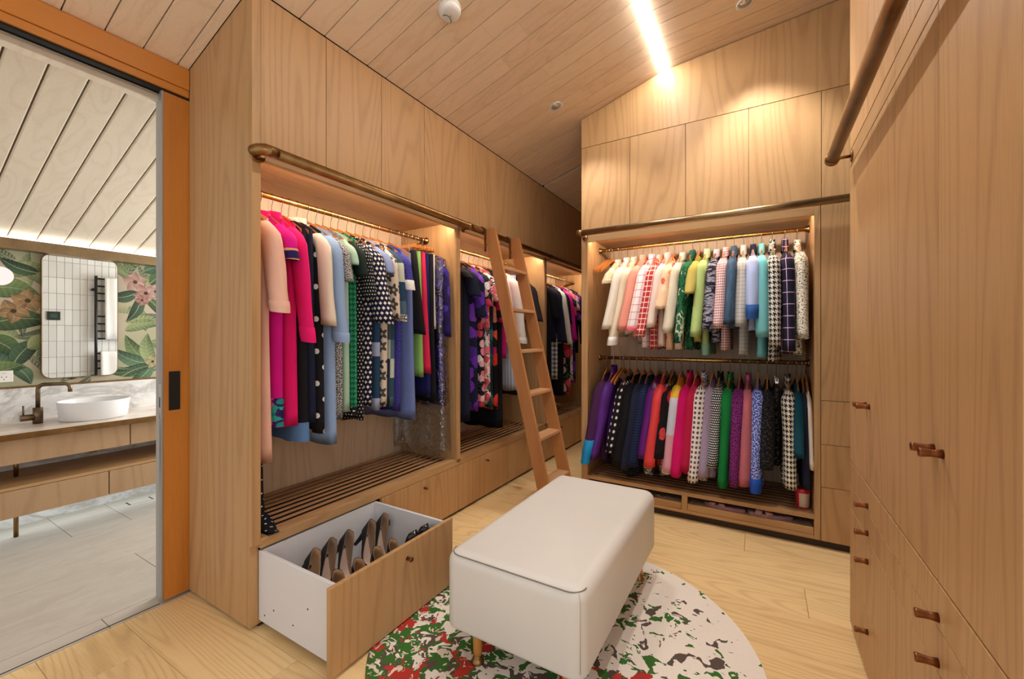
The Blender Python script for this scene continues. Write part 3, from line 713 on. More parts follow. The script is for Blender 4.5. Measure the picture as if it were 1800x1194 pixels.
def floral(bg, cols, scale, thr=.42, leaf=None, core='#e8c46a', stretch=(1, 1), second=None):
    g = fab('floral'); v = g.mapv(g.uv(), scale=(stretch[0], stretch[1], 1))
    w = g.noise(v, scale * 2.2, 2, .6)
    vo = g.vor(v, scale); d = g.M('ADD', vo.outputs['Distance'], g.M('MULTIPLY', g.M('SUBTRACT', w, .5), .55))
    c = H(bg)
    if leaf:
        ln = g.noise(v, scale * 1.6, 3, .6, 0, 2.0); c = g.mix(g.M('GREATER_THAN', ln, .56), c, H(leaf))
    rc, _, _ = g.xyz(vo.outputs['Color'])
    pc = g.ramp(rc, [(i / len(cols), H(q)) for i, q in enumerate(cols)], 'CONSTANT')
    petal = g.mix(g.M('MULTIPLY', g.M('LESS_THAN', fr(g, d, .17), .4), .45), pc, g.mix(.5, pc, H(bg)))
    c = g.mix(g.M('LESS_THAN', d, thr), c, petal)
    if core: c = g.mix(g.M('LESS_THAN', d, .06), c, H(core))
    return g.col(c)
def flowers5(bg, pet, scale, core='#c9b27a'):
    """flat five-petal flower print"""
    g = fab('flower_print'); sv = g.n('VectorMath', operation='SCALE'); g.l(g.uv(), sv.inputs[0]); sv.inputs['Scale'].default_value = scale; sv = sv.outputs[0]; vo = g.vor(sv, 1.0); vo.inputs['Randomness'].default_value = .35
    o = g.n('VectorMath', operation='SUBTRACT'); g.l(sv, o.inputs[0]); g.l(vo.outputs['Position'], o.inputs[1])
    x, y, _ = g.xyz(o.outputs[0]); an = g.M('ARCTAN2', y, x)
    rad = g.M('ADD', .34, g.M('MULTIPLY', g.M('COSINE', g.M('MULTIPLY', an, 5.0)), .11))
    d = vo.outputs['Distance']
    c = g.mix(g.M('LESS_THAN', d, rad), H(bg), H(pet)); c = g.mix(g.M('LESS_THAN', d, .10), c, H(core))
    return g.col(c)
def leafprint(c0, c1, c2, scale):
    g = fab('leaf_print'); n = g.noise(g.mapv(g.uv(), scale=(1, .6, 1)), scale, 3, .6, 0, 1.5)
    f = fr(g, g.M('ADD', g.M('MULTIPLY', n, 4.0), g.xyz(g.uv())[1]), .30)
    c = g.ramp(n, [(0, H(c0)), (.42, H(c1)), (.60, H(c2))], 'CONSTANT')
    return g.col(g.mix(g.M('MULTIPLY', g.M('LESS_THAN', f, .45), .6), c, H(c0)))
def ruched(c1, c2):
    g = fab('ruched'); n = g.noise(g.mapv(g.uv(), scale=(1, 5, 1)), 14, 3, .6, 0, 1.0)
    return g.col(g.ramp(n, [(0, H(c1)), (.5, H(c2))], 'CONSTANT'))
def denim(c1, c2):
    g = fab('denim'); n = g.noise(g.mapv(g.uv(), scale=(1, .4, 1)), 14, 4, .65); return g.col(g.ramp(n, [(.3, H(c1)), (.7, H(c2))]))
def film(name):
    m = bpy.data.materials.new(name); m.use_nodes = True; t = m.node_tree; t.nodes.clear()
    N_ = t.nodes.new; tr = N_('ShaderNodeBsdfTransparent'); gl = N_('ShaderNodeBsdfGlossy'); mx = N_('ShaderNodeMixShader'); out = N_('ShaderNodeOutputMaterial')
    tr.inputs[0].default_value = (.97, .98, .99, 1); gl.inputs[0].default_value = (1, 1, 1, 1); gl.inputs['Roughness'].default_value = .12
    lw = N_('ShaderNodeLayerWeight'); lw.inputs[0].default_value = .34
    tc = N_('ShaderNodeTexCoord'); no = N_('ShaderNodeTexNoise'); no.inputs['Scale'].default_value = 26; no.inputs['Detail'].default_value = 4; no.inputs['Distortion'].default_value = 1.4
    bp = N_('ShaderNodeBump'); bp.inputs['Strength'].default_value = .9; bp.inputs['Distance'].default_value = .012
    ma = N_('ShaderNodeMath'); ma.operation = 'MULTIPLY_ADD'; ma.inputs[1].default_value = .85; ma.inputs[2].default_value = .04
    L = t.links.new; L(tc.outputs['Object'], no.inputs[0]); L(no.outputs[0], bp.inputs['Height']); L(bp.outputs[0], gl.inputs['Normal']); L(bp.outputs[0], lw.inputs['Normal'])
    n2 = N_('ShaderNodeTexNoise'); n2.inputs['Scale'].default_value = 17; n2.inputs['Detail'].default_value = 3; n2.inputs['Distortion'].default_value = 2.2; L(tc.outputs['Object'], n2.inputs[0])  # noise mask paints crinkle highlight streaks into the film's gloss
    rp = N_('ShaderNodeValToRGB'); rp.color_ramp.elements[0].position = .49; rp.color_ramp.elements[0].color = (0, 0, 0, 1); rp.color_ramp.elements[1].position = .56; rp.color_ramp.elements[1].color = (0, 0, 0, 1)
    e_ = rp.color_ramp.elements.new(.52); e_.color = (.5, .5, .5, 1); L(n2.outputs[0], rp.inputs[0])
    ad = N_('ShaderNodeMath'); ad.operation = 'ADD'; ad.use_clamp = True; L(rp.outputs[0], ad.inputs[1])
    L(lw.outputs['Fresnel'], ma.inputs[0]); L(ma.outputs[0], ad.inputs[0]); L(ad.outputs[0], mx.inputs[0]); L(tr.outputs[0], mx.inputs[1]); L(gl.outputs[0], mx.inputs[2]); L(mx.outputs[0], out.inputs[0])
    return m
M['film'] = film('clear_plastic_film')
# ================================================================ garments and hangers
def smooth01(t): t = max(0, min(1, t)); return t * t * (3 - 2 * t)
def body_data(ws, wh, t0, th, hem, ph, av=(.05, .05), neck=.075, neckd=.05, amp=.010, waist=0.0, slope=.10, top=-.088, straight=False, NX=13, NV=18, hemwave=.006, b0x=None):
    k1, k2, p1, p2, p3 = ph
    vs, uvs, fs = [], [], []
    ss = [math.sin(math.pi / 2 * (-1 + 2 * i / NX)) for i in range(NX + 1)]
    loop = [(q, 1) for q in ss] + [(q, -1) for q in ss[::-1][1:-1]]
    n = len(loop)
    def point(s, side, v, inner=0.0):
        a = ws + (wh - ws) * v - (waist * math.sin(math.pi * min(1, v * 1.6)) if not straight else 0)
        x = a * s
        zt = top - slope * abs(s) ** 1.1
        nk = math.exp(-(abs(x) / neck) ** 4)
        if not straight: zt -= neckd * nk
        z = zt + (hem + hemwave * math.sin(k1 * s * 2 + p3) - zt) * v
        edge = max(0.02, 1 - abs(s) ** 3.2) ** .5
        b0 = (.0035 + .010 * nk) if not straight else .009
        if b0x: b0 = b0x
        b = b0 + ((t0 - b0) * smooth01(v / .16) + (th - t0) * v) * edge
        b = min(b, av[0 if side < 0 else 1])
        f = amp * min(1, v * 2.2) * (math.sin(k1 * x * 5 + p1 + v * 1.2) + .6 * math.sin(k2 * x * 5 + p2 - v * .7))
        b *= 1 - .22 * min(1, v * 2) * (.5 + .5 * math.sin(k2 * s * 1.7 + p3 + side))
        return Vector((x, side * (b - inner) + f, z))
    mid = [point(s, side, .6) for s, side in loop]; us = [0.0]
    for a_, b_ in zip(mid[:-1], mid[1:]): us.append(us[-1] + (Vector((a_.x, a_.y)) - Vector((b_.x, b_.y))).length)
    for j in range(NV + 1):
        v = (j / NV) ** 1.15
        for (s, side), u_ in zip(loop, us):
            p = point(s, side, v); vs.append(p); uvs.append((u_, p.z))
    for (s, side), u_ in zip(loop, us):
        p = point(s * .985, side, 1.0, .003); p.z += .022; vs.append(p); uvs.append((u_, p.z))
    for j in range(NV + 1):
        for i in range(n): fs.append((j * n + i, j * n + (i + 1) % n, (j + 1) * n + (i + 1) % n, (j + 1) * n + i))
    fs.append(tuple((NV + 1) * n + i for i in range(n)))
    return vs, fs, uvs
def sleeve_data(sg, ws, ztop, zb, out, rx, ry, ph, av, taper=.85, NS=12, NR=12, lean=0.0):
    k1, k2, p1, p2, p3 = ph; L = ztop - zb; vs, uvs, fs = [], [], []
    for j in range(NR + 1):
        t = j / NR
        cap = .48 + .52 * smooth01(t * L / .06)
        tp = 1 - (1 - taper) * t
        cx = sg * (ws - .035 + .045 * smooth01(t * L / .10) + out * t ** 1.15); cy = lean * t + .004 * math.sin(2.0 + 3 * t) * t
        z = ztop - L * t
        for i in range(NS):
            a = 2 * math.pi * i / NS + (math.pi if sg > 0 else 0)
            w = 1 + .08 * math.sin(2 * a + p2 + 5 * t) + .05 * math.sin(a * 3 + 11 * t + p1)
            q = math.copysign(min(ry, av[0 if math.sin(a) < 0 else 1]), 1)
            x, y = rx * cap * tp * w * math.cos(a), q * cap * tp * (.92 + .08 * math.sin(4 * t + p3)) * math.sin(a)
            dz = -.12 * sg * x * t
            vs.append(Vector((cx + x, cy + y, z + dz - .012 * (1 - cap)))); uvs.append((i / NS * 2 * math.pi * (rx + ry) / 2, z + dz))
    for i in range(NS):      # turned-in hem
        p = vs[NR * NS + i].copy(); q = uvs[NR * NS + i]
        c = sum((vs[NR * NS + k] for k in range(NS)), Vector()) / NS
        cp = sum((vs[(NR - 1) * NS + k] for k in range(NS)), Vector()) / NS
        p = c + (p - c) * .86 + (cp - c).normalized() * min(.045, L * .25); vs.append(p); uvs.append(q)
    for j in range(NR + 1):
        for i in range(NS): fs.append((j * NS + i, j * NS + (i + 1) % NS, (j + 1) * NS + (i + 1) % NS, (j + 1) * NS + i))
    fs.append(tuple((NR + 1) * NS + i for i in range(NS))); fs.append(tuple(range(NS - 1, -1, -1)))
    return vs, fs, uvs
# hanger meshes, shared by all hangers
def hanger_meshes():
    pts = [(0, 0, -.086), (0, 0, -.046), (.005, 0, -.036)]
    for k in range(13):
        a = R(-45 + 225 * k / 12); pts.append((.0195 * math.cos(a), 0, .0195 * math.sin(a) - .0028))
    v, f = tube_data(pts, .0019, 6); hk = bpy.data.meshes.new('hook'); hk.from_pydata(v, [], f); hk.materials.append(M['chrome'])
    vs, fs = [], []; n = 20
    for i in range(n + 1):
        s = -1 + 2 * i / n; x = .185 * s; z = -.080 - .100 * abs(s) ** 1.2; h = .018 + .006 * abs(s) ** .5; t = .0045 + .0015 * abs(s) ** 2
        bend = 0.0
        for yy, zz in ((-t, 0), (t, 0), (t, -h), (-t, -h)): vs.append((x, yy + bend, z + zz))
    for i in range(n):
        for k in range(4): fs.append((4 * i + k, 4 * i + (k + 1) % 4, 4 * i + 4 + (k + 1) % 4, 4 * i + 4 + k))
    fs += [(3, 2, 1, 0), tuple(4 * n + k for k in range(4))]
    ar = bpy.data.meshes.new('shoulder_arm'); ar.from_pydata(vs, [], fs); ar.materials.append(M['hanger'])
    bar = bpy.data.meshes.new('clip_bar'); b = boxmesh(.36, .012, .026, M['hanger'], .003)
    clip = boxmesh(.016, .022, .045, M['chrome'], .002)
    return hk, ar, b, clip
HK, AR, BAR, CLIP = hanger_meshes()
for me_ in (HK,): me_.polygons.foreach_set('use_smooth', [True] * len(me_.polygons))
PLACES = {
 'A': dict(line=lambda t: (-.290, t, 2.030), rz=0.0, where='in the bay beside the doorway', grp='clothes on the rod beside the doorway'),
 'B': dict(line=lambda t: (-.290, t, 2.030), rz=0.0, where='in the bay behind the ladder', grp='clothes on the rod behind the ladder'),
 'C': dict(line=lambda t: (-.290, t, 2.030), rz=0.0, where='in the passage bay', grp='clothes on the passage rod'),
 'U': dict(line=lambda t: (t, 3.465, 2.028), rz=-math.pi / 2, where='on the upper double-hang rod', grp='clothes on the upper rod'),
 'D': dict(line=lambda t: (t, 3.465, 1.122), rz=-math.pi / 2, where='on the lower double-hang rod', grp='clothes on the lower rod')}
HGRP = {'A': 'wooden hangers beside the doorway', 'B': 'wooden hangers behind the ladder', 'C': 'wooden hangers in the passage', 'U': 'wooden hangers on the upper rod', 'D': 'wooden hangers on the lower rod'}
def hanger(pl, t, label, yaw, clips=False):
    P = PLACES[pl]
    h = T('clip_hanger' if clips else 'clothes_hanger', label, 'hanger', P['line'](t), HGRP[pl], rz=P['rz'] + yaw)
    link('hook', HK, h, (0, 0, 0))
    if clips:
        link('bar', BAR, h, (0, 0, -.108))
        for s in (-1, 1): link('clip', CLIP, h, (s * .12, 0, -.125))
    else: link('arm', AR, h, (0, 0, 0))
    return h
SPECS = []
def garment(*a, **k): SPECS.append((a, k))
def yaw_of(pl, t): return {'A': .05 * math.sin(3.2 * t + 2.2), 'B': .05 * math.sin(3 * t), 'C': .04 * math.sin(3 * t), 'U': .05 * math.sin(3.1 * t + .4), 'D': .03 * math.sin(3 * t) + .08 * math.exp(-max(0, t - .78) / .14)}[pl]
def lean_of(pl, t): return {'U': -.085 * max(-.1, min(1, (1.80 - t) / .7)), 'D': -.085 * max(-.25, min(1, (1.95 - t) / 1.0))}.get(pl, .012)
ENDS = {'A': (1.04, 2.43), 'B': (2.482, 3.885), 'C': (3.94, 5.34), 'U': (.73, 2.193), 'D': (.73, 2.193)}
def build_garments():
    for pl in PLACES:
        row = sorted([(a[1], a, k) for a, k in SPECS if a[0] == pl], key=lambda r: r[0])
        ts = [ENDS[pl][0] - .0] + [r[0] for r in row] + [ENDS[pl][1]]
        for i, (t, a, k) in enumerate(row):
            lo, hi = t - ts[i], ts[i + 2] - t
            kf = .52 if pl in 'UD' else .45
            lo = lo * (kf if i > 0 else .8); hi = hi * (kf if i < len(row) - 1 else .8)
            make_garment((lo, hi), *a, **k)
def make_garment(av, pl, t, short, kind, mat, hem, sl=None, ws=.205, wh=None, t0=.030, th=.042, slmat=None, cuff=None, collar=None, straight=False, amp=.009,
            neck=.075, neckd=.05, out=.05, rx=.058, ry=.040, waist=.0, yaw=None, taper=.85, hemband=None, slope=.10, topz=-.074):
    P = PLACES[pl]; rnd = random.Random(hash_name(short + pl)); L = P['line'](t); rz = P['rz']
    ph = (3.6, 7.4, 6.0 * t, 9.0 * t + 1, rnd.uniform(0, 6.28))
    yaw = yaw_of(pl, t)
    root = T(kind, short + ' ' + P['where'], kind.split('_')[-1], L, P['grp'], rz=rz + yaw)
    hem_ = hem - L[2]; wh = wh if wh is not None else ws + .005
    av_c = tuple(q * .9 for q in av)
    vs, fs, uvs = body_data(ws, wh, t0, th, hem_, ph, av_c if hemband else av, neck, neckd, amp, waist, slope if not straight else .004, topz if not straight else -.135, straight)
    mobj('body' if kind not in ('trousers', 'skirt') else 'panel', vs, fs, mat, root, True, uvs, center=False)
    if hemband:
        bm_, h_ = hemband; n = 26; bv, bu = [], []
        for k in range(6):
            zz = hem_ - .002 + h_ * k / 5
            for i in range(n):
                col = [vs[j * n + i] for j in range(19)]
                for a_, b_ in zip(col[:-1], col[1:]):
                    if b_.z <= zz <= a_.z or b_ is col[-1]:
                        q = max(0, min(1.05, (a_.z - zz) / max(1e-5, a_.z - b_.z))); p = a_ + (b_ - a_) * q; break
                c0 = sum((vs[17 * n + m_] for m_ in (i, (n - i) % n)), Vector()) / 2
                off = math.copysign(.003, p.y - c0.y)
                bv.append(Vector((p.x * 1.012, p.y + off, p.z))); bu.append((p.x, p.z))
        bf = [(k * n + i, (k + 1) * n + i, (k + 1) * n + (i + 1) % n, k * n + (i + 1) % n) for k in range(5) for i in range(n)]
        mobj('hem_band', bv, bf, bm_, root, True, bu, center=False)
    if sl is not None:
        zt = topz - slope - .004; zb = sl - L[2]
        for sg in (1, -1):
            room = .252 - (ws + .010)
            rx_, out_ = (rx, out) if sg > 0 else (min(rx, .046), min(out, max(-.06, room - .052)))
            sf = 1.8 if pl in 'UD' else 1.3
            v2, f2, u2 = sleeve_data(sg, ws + (rnd.uniform(-.004, .022) if sg > 0 and pl in 'UD' else 0), zt, zb, out_, rx_, ry, ph, tuple(q * (sf if sg > 0 else .9) for q in av), taper, lean=(lean_of(pl, t) * (zt - zb) / .62 if sg > 0 else 0))
            so = mobj('sleeve', v2, f2, slmat or mat, root, True, u2, center=False)
            if cuff and sg == 1:
                cm, ch = cuff
                cv, cu = [], []
                for k, (off, kz) in enumerate(((.0005, -.002), (.0035, ch * .5), (.0035, ch), (-.001, ch + .001))):
                    f_ = 12 * (1 - kz / max(.06, zt - zb)); f_ = max(0, f_); j_ = min(11, int(f_)); q_ = f_ - j_
                    ring = [a_.lerp(b_, q_) for a_, b_ in zip(v2[j_ * 12:(j_ + 1) * 12], v2[(j_ + 1) * 12:(j_ + 2) * 12])]
                    c0 = sum(ring, Vector()) / 12
                    for p in ring:
                        d_ = p - c0; d_.z = 0; q = p + d_.normalized() * off; cv.append(q); cu.append((p.x, q.z))
                cf = [(k * 12 + i, (k + 1) * 12 + i, (k + 1) * 12 + (i + 1) % 12, k * 12 + (i + 1) % 12) for k in range(3) for i in range(12)]
                mobj('cuff', cv, cf, cm, so, True, cu, center=False)
    if collar:
        cm, ch = collar; cv, cf, cu = [], [], []; n = 18; yl = min(.024, av[0] * .9, av[1] * .9)
        for k, (e, hz) in enumerate(((.0, -.030), (.003, ch * .5), (.0, ch), (.006, ch * .75), (.012, -.030))):
            for i in range(n):
                a = 2 * math.pi * i / n; x = (neck + .004 + e) * math.cos(a); y = (yl - .008 + e * .6) * math.sin(a)
                cv.append(Vector((x, y, topz - .028 + hz - .25 * abs(x)))); cu.append((i / n * .3, hz))
        cf = [(k * n + i, k * n + (i + 1) % n, (k + 1) * n + (i + 1) % n, (k + 1) * n + i) for k in range(4) for i in range(n)]
        mobj('collar', cv, cf, cm, root, True, cu, center=False)
    hanger(pl, t, ('clip hanger with wooden bar' if straight else 'wooden hanger') + ' carrying the ' + short, yaw, straight)
    return root
def hash_name(s):
    h = 7
    for ch in s: h = (h * 131 + ord(ch)) % 1000003
    return h
# ================================================================ hanging rods
def rod(label, a, b, ax, mat):
    c = [(p + q) / 2 for p, q in zip(a, b)]
    o = T('hanging_rod', label, 'rod', c, 'brass hanging rods')
    tube('rod', [a, b], .0145, mat, o, 16)
    for p, s in ((a, 1), (b, -1)):
        lathe('rod_socket', [(0, 0), (.026, 0), (.026, s * .008), (.019, s * .012), (.018, s * .024), (0, s * .024)], p, M['bronze'], o, 16, ax)
rod('brass hanging rod in the bay beside the doorway', (-.29, P0 + .0375, 2.030), (-.29, P0 + PW - .024, 2.030), 'y', M['brass'])
rod('brass hanging rod in the bay behind the ladder', (-.29, P0 + PW + .024, 2.030), (-.29, P0 + 2 * PW - .024, 2.030), 'y', M['brass'])
rod('brass hanging rod in the passage bay', (-.29, P0 + 2 * PW + .024, 2.030), (-.29, P0 + 3 * PW - .024, 2.030), 'y', M['brass'])
rod('upper brass hanging rod of the double-hang unit', (.7285, 3.465, 2.028), (2.1945, 3.465, 2.028), 'x', M['brass'])
rod('lower brass hanging rod of the double-hang unit', (.7285, 3.465, 1.122), (2.1945, 3.465, 1.122), 'x', M['brass'])
# ================================================================ clothes beside the doorway
navy, black = '#1d2138', '#17161b'
peach = cloth('#eebda6'); pink = cloth('#e8186f'); mag = cloth('#d5148c'); band = stripes(['#2a1c58', '#2a1c58', '#c79a6a', '#2a1c58'], .05)
embro = floral('#2a1c58', ['#2aa79b', '#c02a80', '#e05aa0', '#1f8f8a'], 34, .5, '#6a2a7a', None)
blk = cloth(black); nvy = cloth(navy); cream = cloth('#e9dcc6'); ltblue = cloth('#93add2'); white = cloth('#f0ece6')
garment('A', 1.120, 'long peach pink dress with elbow sleeves', 'dress', peach, .715, 1.415, wh=.235, th=.040, cuff=(peach, .05), rx=.075, ry=.042, out=.085, yaw=-.04)
garment('A', 1.192, 'magenta tunic with navy banded short sleeves', 'tunic', mag, .864, 1.67, wh=.20, cuff=(band, .05), hemband=(embro, .14), rx=.068, out=.055, collar=(pink, .02))
garment('A', 1.250, 'hot pink knitted dress with long sleeves', 'dress', pink, .850, 1.277, wh=.215, cuff=(pink, .07), rx=.062, ry=.04, out=.09, collar=(pink, .03))
garment('A', 1.302, 'black dress with a dusty blue hem', 'dress', blk, .765, None, wh=.215, hemband=(cloth('#5f86b8'), .10))
garment('A', 1.340, 'navy sleeveless dress with cream edging', 'dress', nvy, .848, None, wh=.215, collar=(cream, .02))
bows = dots(black, '#f2efe8', .085, .17, False, True)
garment('A', 1.388, 'black bow print dress with cream sleeves', 'dress', bows, .791, 1.36, wh=.21, slmat=cream, collar=(cream, .03), rx=.060, out=.045)
garment('A', 1.450, 'pale blue dress with wide elbow sleeves', 'dress', ltblue, .720, 1.275, wh=.225, t0=.034, th=.040, cuff=(ltblue, .05), rx=.064, ry=.044, out=.06)
speck = tweed('#121217', '#e9e6df', 210, .53)
garment('A', 1.503, 'black and white speckled knit dress', 'dress', speck, .835, 1.60, wh=.205, rx=.05)
garment('A', 1.548, 'pale green satin dress', 'dress', cloth('#a8c9b0', .85, .55), .874, 1.70, wh=.205, rx=.055, out=.03)
gh = hound('#0f4f3a', '#2f9d6e', .030)
garment('A', 1.600, 'green houndstooth dress with cap sleeves', 'dress', gh, .849, 1.64, wh=.205, slmat=cloth('#1b2b26'), hemband=(dots(black, '#dcdcd4', .022, .18), .05), rx=.055, out=.045)
garment('A', 1.648, 'black dress with tiny dots and short sleeves', 'dress', dots(black, '#d9d6cf', .020, .2), .811, 1.52, wh=.205, rx=.055, out=.05)
garment('A', 1.712, 'navy dress with white diamond spots and puffed sleeves', 'dress', dots('#1a1c3a', '#f0ead9', .029, .36, True), .882, 1.379, wh=.205, rx=.070, ry=.046, out=.09, taper=1.05, th=.04)
garment('A', 1.775, 'navy and lilac block striped dress with chambray sleeves', 'dress', stripes(['#24405c', '#24405c', '#a3aed0', '#24405c'], .34), .857, 1.68, wh=.205, slmat=cloth('#8f9cc4'), rx=.066, out=.06)
garment('A', 1.835, 'cream dress with charcoal flower print', 'dress', flowers5('#d9c9b2', '#4a4550', 11), .863, 1.412, wh=.205, rx=.06, out=.05)
garment('A', 1.895, 'slate and sage patchwork dress', 'dress', blocks(['#24405a', '#2f4a5c', '#bcc4b4', '#1f3850', '#4b6678'], .09, .12, .03), .861, 1.397, wh=.205, cuff=(speck, .045), rx=.056, out=.05)
garment('A', 1.955, 'deep violet knit dress with white cuffs', 'dress', tweed('#2a2870', '#4a48a0', 160, .5), .822, 1.60, wh=.20, cuff=(white, .06), rx=.055, out=.06)
garment('A', 2.060, 'periwinkle blue dress with broad plain front', 'dress', cloth('#6f80b8', .8), .755, None, ws=.19, wh=.235, t0=.032, th=.042)
garment('A', 2.130, 'black skirt clipped beside the periwinkle dress', 'skirt', blk, 1.315, None, ws=.17, wh=.26, straight=True, t0=.03, th=.03)
garment('A', 2.175, 'apple green trousers', 'trousers', cloth('#8cc068'), 1.020, None, ws=.17, wh=.20, straight=True, t0=.02, th=.025)
garment('A', 2.222, 'cherry pink trousers', 'trousers', cloth('#dc2a55'), 1.040, None, ws=.17, wh=.23, straight=True, t0=.02, th=.025)
garment('A', 2.262, 'navy trousers', 'trousers', cloth('#1c2160'), .875, None, ws=.17, wh=.19, straight=True, t0=.02, th=.025)
garment('A', 2.298, 'black trousers', 'trousers', blk, .840, None, ws=.18, wh=.215, straight=True, t0=.02, th=.03)
garment('A', 2.322, 'white trousers folded short', 'trousers', white, 1.348, None, ws=.175, wh=.19, straight=True, t0=.018, th=.02)
garment('A', 2.380, 'violet evening dress under clear plastic', 'dress', floral('#2a1f62', ['#3a2a90', '#4a3ab0', '#241a50', '#5a48b8'], 14, .5, None, None), .80, 1.30, ws=.215, wh=.235, t0=.018, th=.020, rx=.04, ry=.018, out=.02)
def plastic(pl, t, label, hem, ws, wh, av):
    P = PLACES[pl]; L = P['line'](t); rnd = random.Random(hash_name(label))
    root = T('garment_bag', label, 'garment bag', L, None, rz=P['rz'] + yaw_of(pl, t))
    vs, fs, uvs = body_data(ws, wh, .06, .07, hem - L[2], (3.6, 7.4, 6.0 * t, 9.0 * t + 1, 1.0), tuple(q - .006 for q in av), .03, .0, .009, 0, .10, -.07, NX=21, NV=40, hemwave=.03, b0x=.022)
    n = 42
    fs = [f for f in fs if len(f) == 4][:n * 40]
    vs = [v + Vector((rnd.uniform(-1, 1) * .002, math.sin(v.z * 60 + v.x * 35) * .003 * min(1, max(0, -v.z * 3)) + rnd.uniform(-1, 1) * .002, 0)) for v in vs]
    ln = lean_of(pl, t) if pl == 'D' else 0.0
    for v in vs: v.y += ln * min(1, max(0, -v.z / .7)) * min(1, max(0, (v.x - .08) / .12))
    mobj('film', vs[:n * 41], fs, M['film'], root, True, center=False); return root
plastic('A', 2.376, 'clear dry cleaning bag over the violet dress beside the wardrobe divider', .44, .225, .255, (.046, .040))
# ================================================================ clothes behind the ladder
garment('B', 2.60, 'black sequinned dress', 'dress', dots('#121218', '#4a4038', .016, .2), .949, 1.75, wh=.20, rx=.05)
garment('B', 2.675, 'navy dress with flutter sleeves', 'dress', nvy, .625, 1.62, wh=.215, rx=.060, ry=.04, out=.05, taper=1.1)
garment('B', 2.765, 'navy dress with large violet roses', 'dress', floral('#1b1c36', ['#6a2fb4', '#8a45d0', '#4a2a90', '#7a3ac4'], 9, .46, None, None), .700, 1.45, wh=.235, th=.045, rx=.065, out=.06)
garment('B', 2.87, 'black dress with pink rose bouquets', 'dress', floral('#1a1620', ['#f08aa0', '#f4c4c8', '#e2506a', '#ffffff'], 15, .47, '#2f4a3c', None), .718, 1.55, wh=.235, th=.055, rx=.06)
garment('B', 2.97, 'white dress with crimson and black florals', 'dress', floral('#eee4e2', ['#d2344c', '#f08a90', '#1a1a22', '#e8607a'], 14, .46, '#27262c', None), .727, 1.60, wh=.235, th=.05, rx=.06)
garment('B', 3.04, 'dark teal dress with tropical print', 'dress', floral('#143642', ['#1f5a62', '#0f2a38', '#5a2a70', '#267078'], 9, .46, None, None), .69, None, wh=.21)
garment('B', 3.11, 'black dress with red poppies', 'dress', floral('#17141a', ['#e63a2e', '#f4a08a', '#c4226a', '#e85a3a'], 9, .45, None, None), .664, 1.42, wh=.22, rx=.06)
garment('B', 3.19, 'long plain black gown', 'dress', blk, .483, None, wh=.22, th=.045)
garment('B', 3.28, 'fuchsia top', 'top', cloth('#c4187a'), 1.10, None, wh=.20)
garment('B', 3.42, 'white jacket with seamed sleeves', 'jacket', white, 1.22, 1.24, wh=.215, t0=.035, th=.04, rx=.062, out=.07, cuff=(white, .05))
garment('B', 3.50, 'pale striped long skirt', 'skirt', stripes(['#cfd8e4', '#a9b4c8'], .03, 'u'), .78, None, ws=.17, wh=.2, straight=True)
garment('B', 3.57, 'black trousers hung long', 'trousers', blk, .733, None, ws=.17, wh=.19, straight=True, t0=.03, th=.03)
garment('B', 3.72, 'charcoal coat with long sleeves', 'coat', cloth('#2a2630'), 1.44, 1.45, wh=.22, t0=.035, th=.045, rx=.062, out=.09, collar=(cloth('#2a2630'), .04))
# ================================================================ clothes in the passage bay
garment('C', 4.12, 'long black dress', 'dress', blk, .449, None, wh=.21, th=.045)
garment('C', 4.22, 'black sequinned long dress', 'dress', dots('#101016', '#3a3a44', .02, .15), .70, 1.5, wh=.21, rx=.055)
garment('C', 4.32, 'midnight navy jacket', 'jacket', nvy, 1.24, 1.23, wh=.22, t0=.035, rx=.065, out=.08)
garment('C', 4.40, 'grey gingham dress', 'dress', gingham('#d4d4d8', '#4a4a52', .05), .814, None, wh=.20)
garment('C', 4.46, 'ivory jacket', 'jacket', white, 1.22, 1.21, wh=.22, rx=.062, out=.085)
garment('C', 4.54, 'black wool dress', 'dress', blk, .609, 1.45, wh=.21, rx=.06)
garment('C', 4.63, 'fuchsia silk top', 'top', cloth('#d418a0', .8, .5), 1.23, 1.26, wh=.21, rx=.06, out=.08)
garment('C', 4.72, 'black floral dress with pink roses', 'dress', floral('#17141a', ['#e2506a', '#f08aa0', '#c42a3a', '#f4c4c8'], 9, .45, '#3a5a3a', None), .588, 1.5, wh=.215, rx=.06)
garment('C', 4.81, 'white floral dress with pink roses', 'dress', floral('#e9e6e8', ['#e2506a', '#f08aa0', '#3a3a4a', '#f4c4c8'], 9, .42, '#5a6a5a', None), .761, 1.62, wh=.21, rx=.06)
garment('C', 4.90, 'violet and navy print dress', 'dress', floral('#1b1c36', ['#6a2fb4', '#8a45d0', '#4a2a90', '#2a2450'], 7, .46, None, None), .72, 1.5, wh=.21, rx=.06)
garment('C', 5.00, 'black evening jacket', 'jacket', blk, 1.1, 1.2, wh=.21, rx=.06, out=.08)
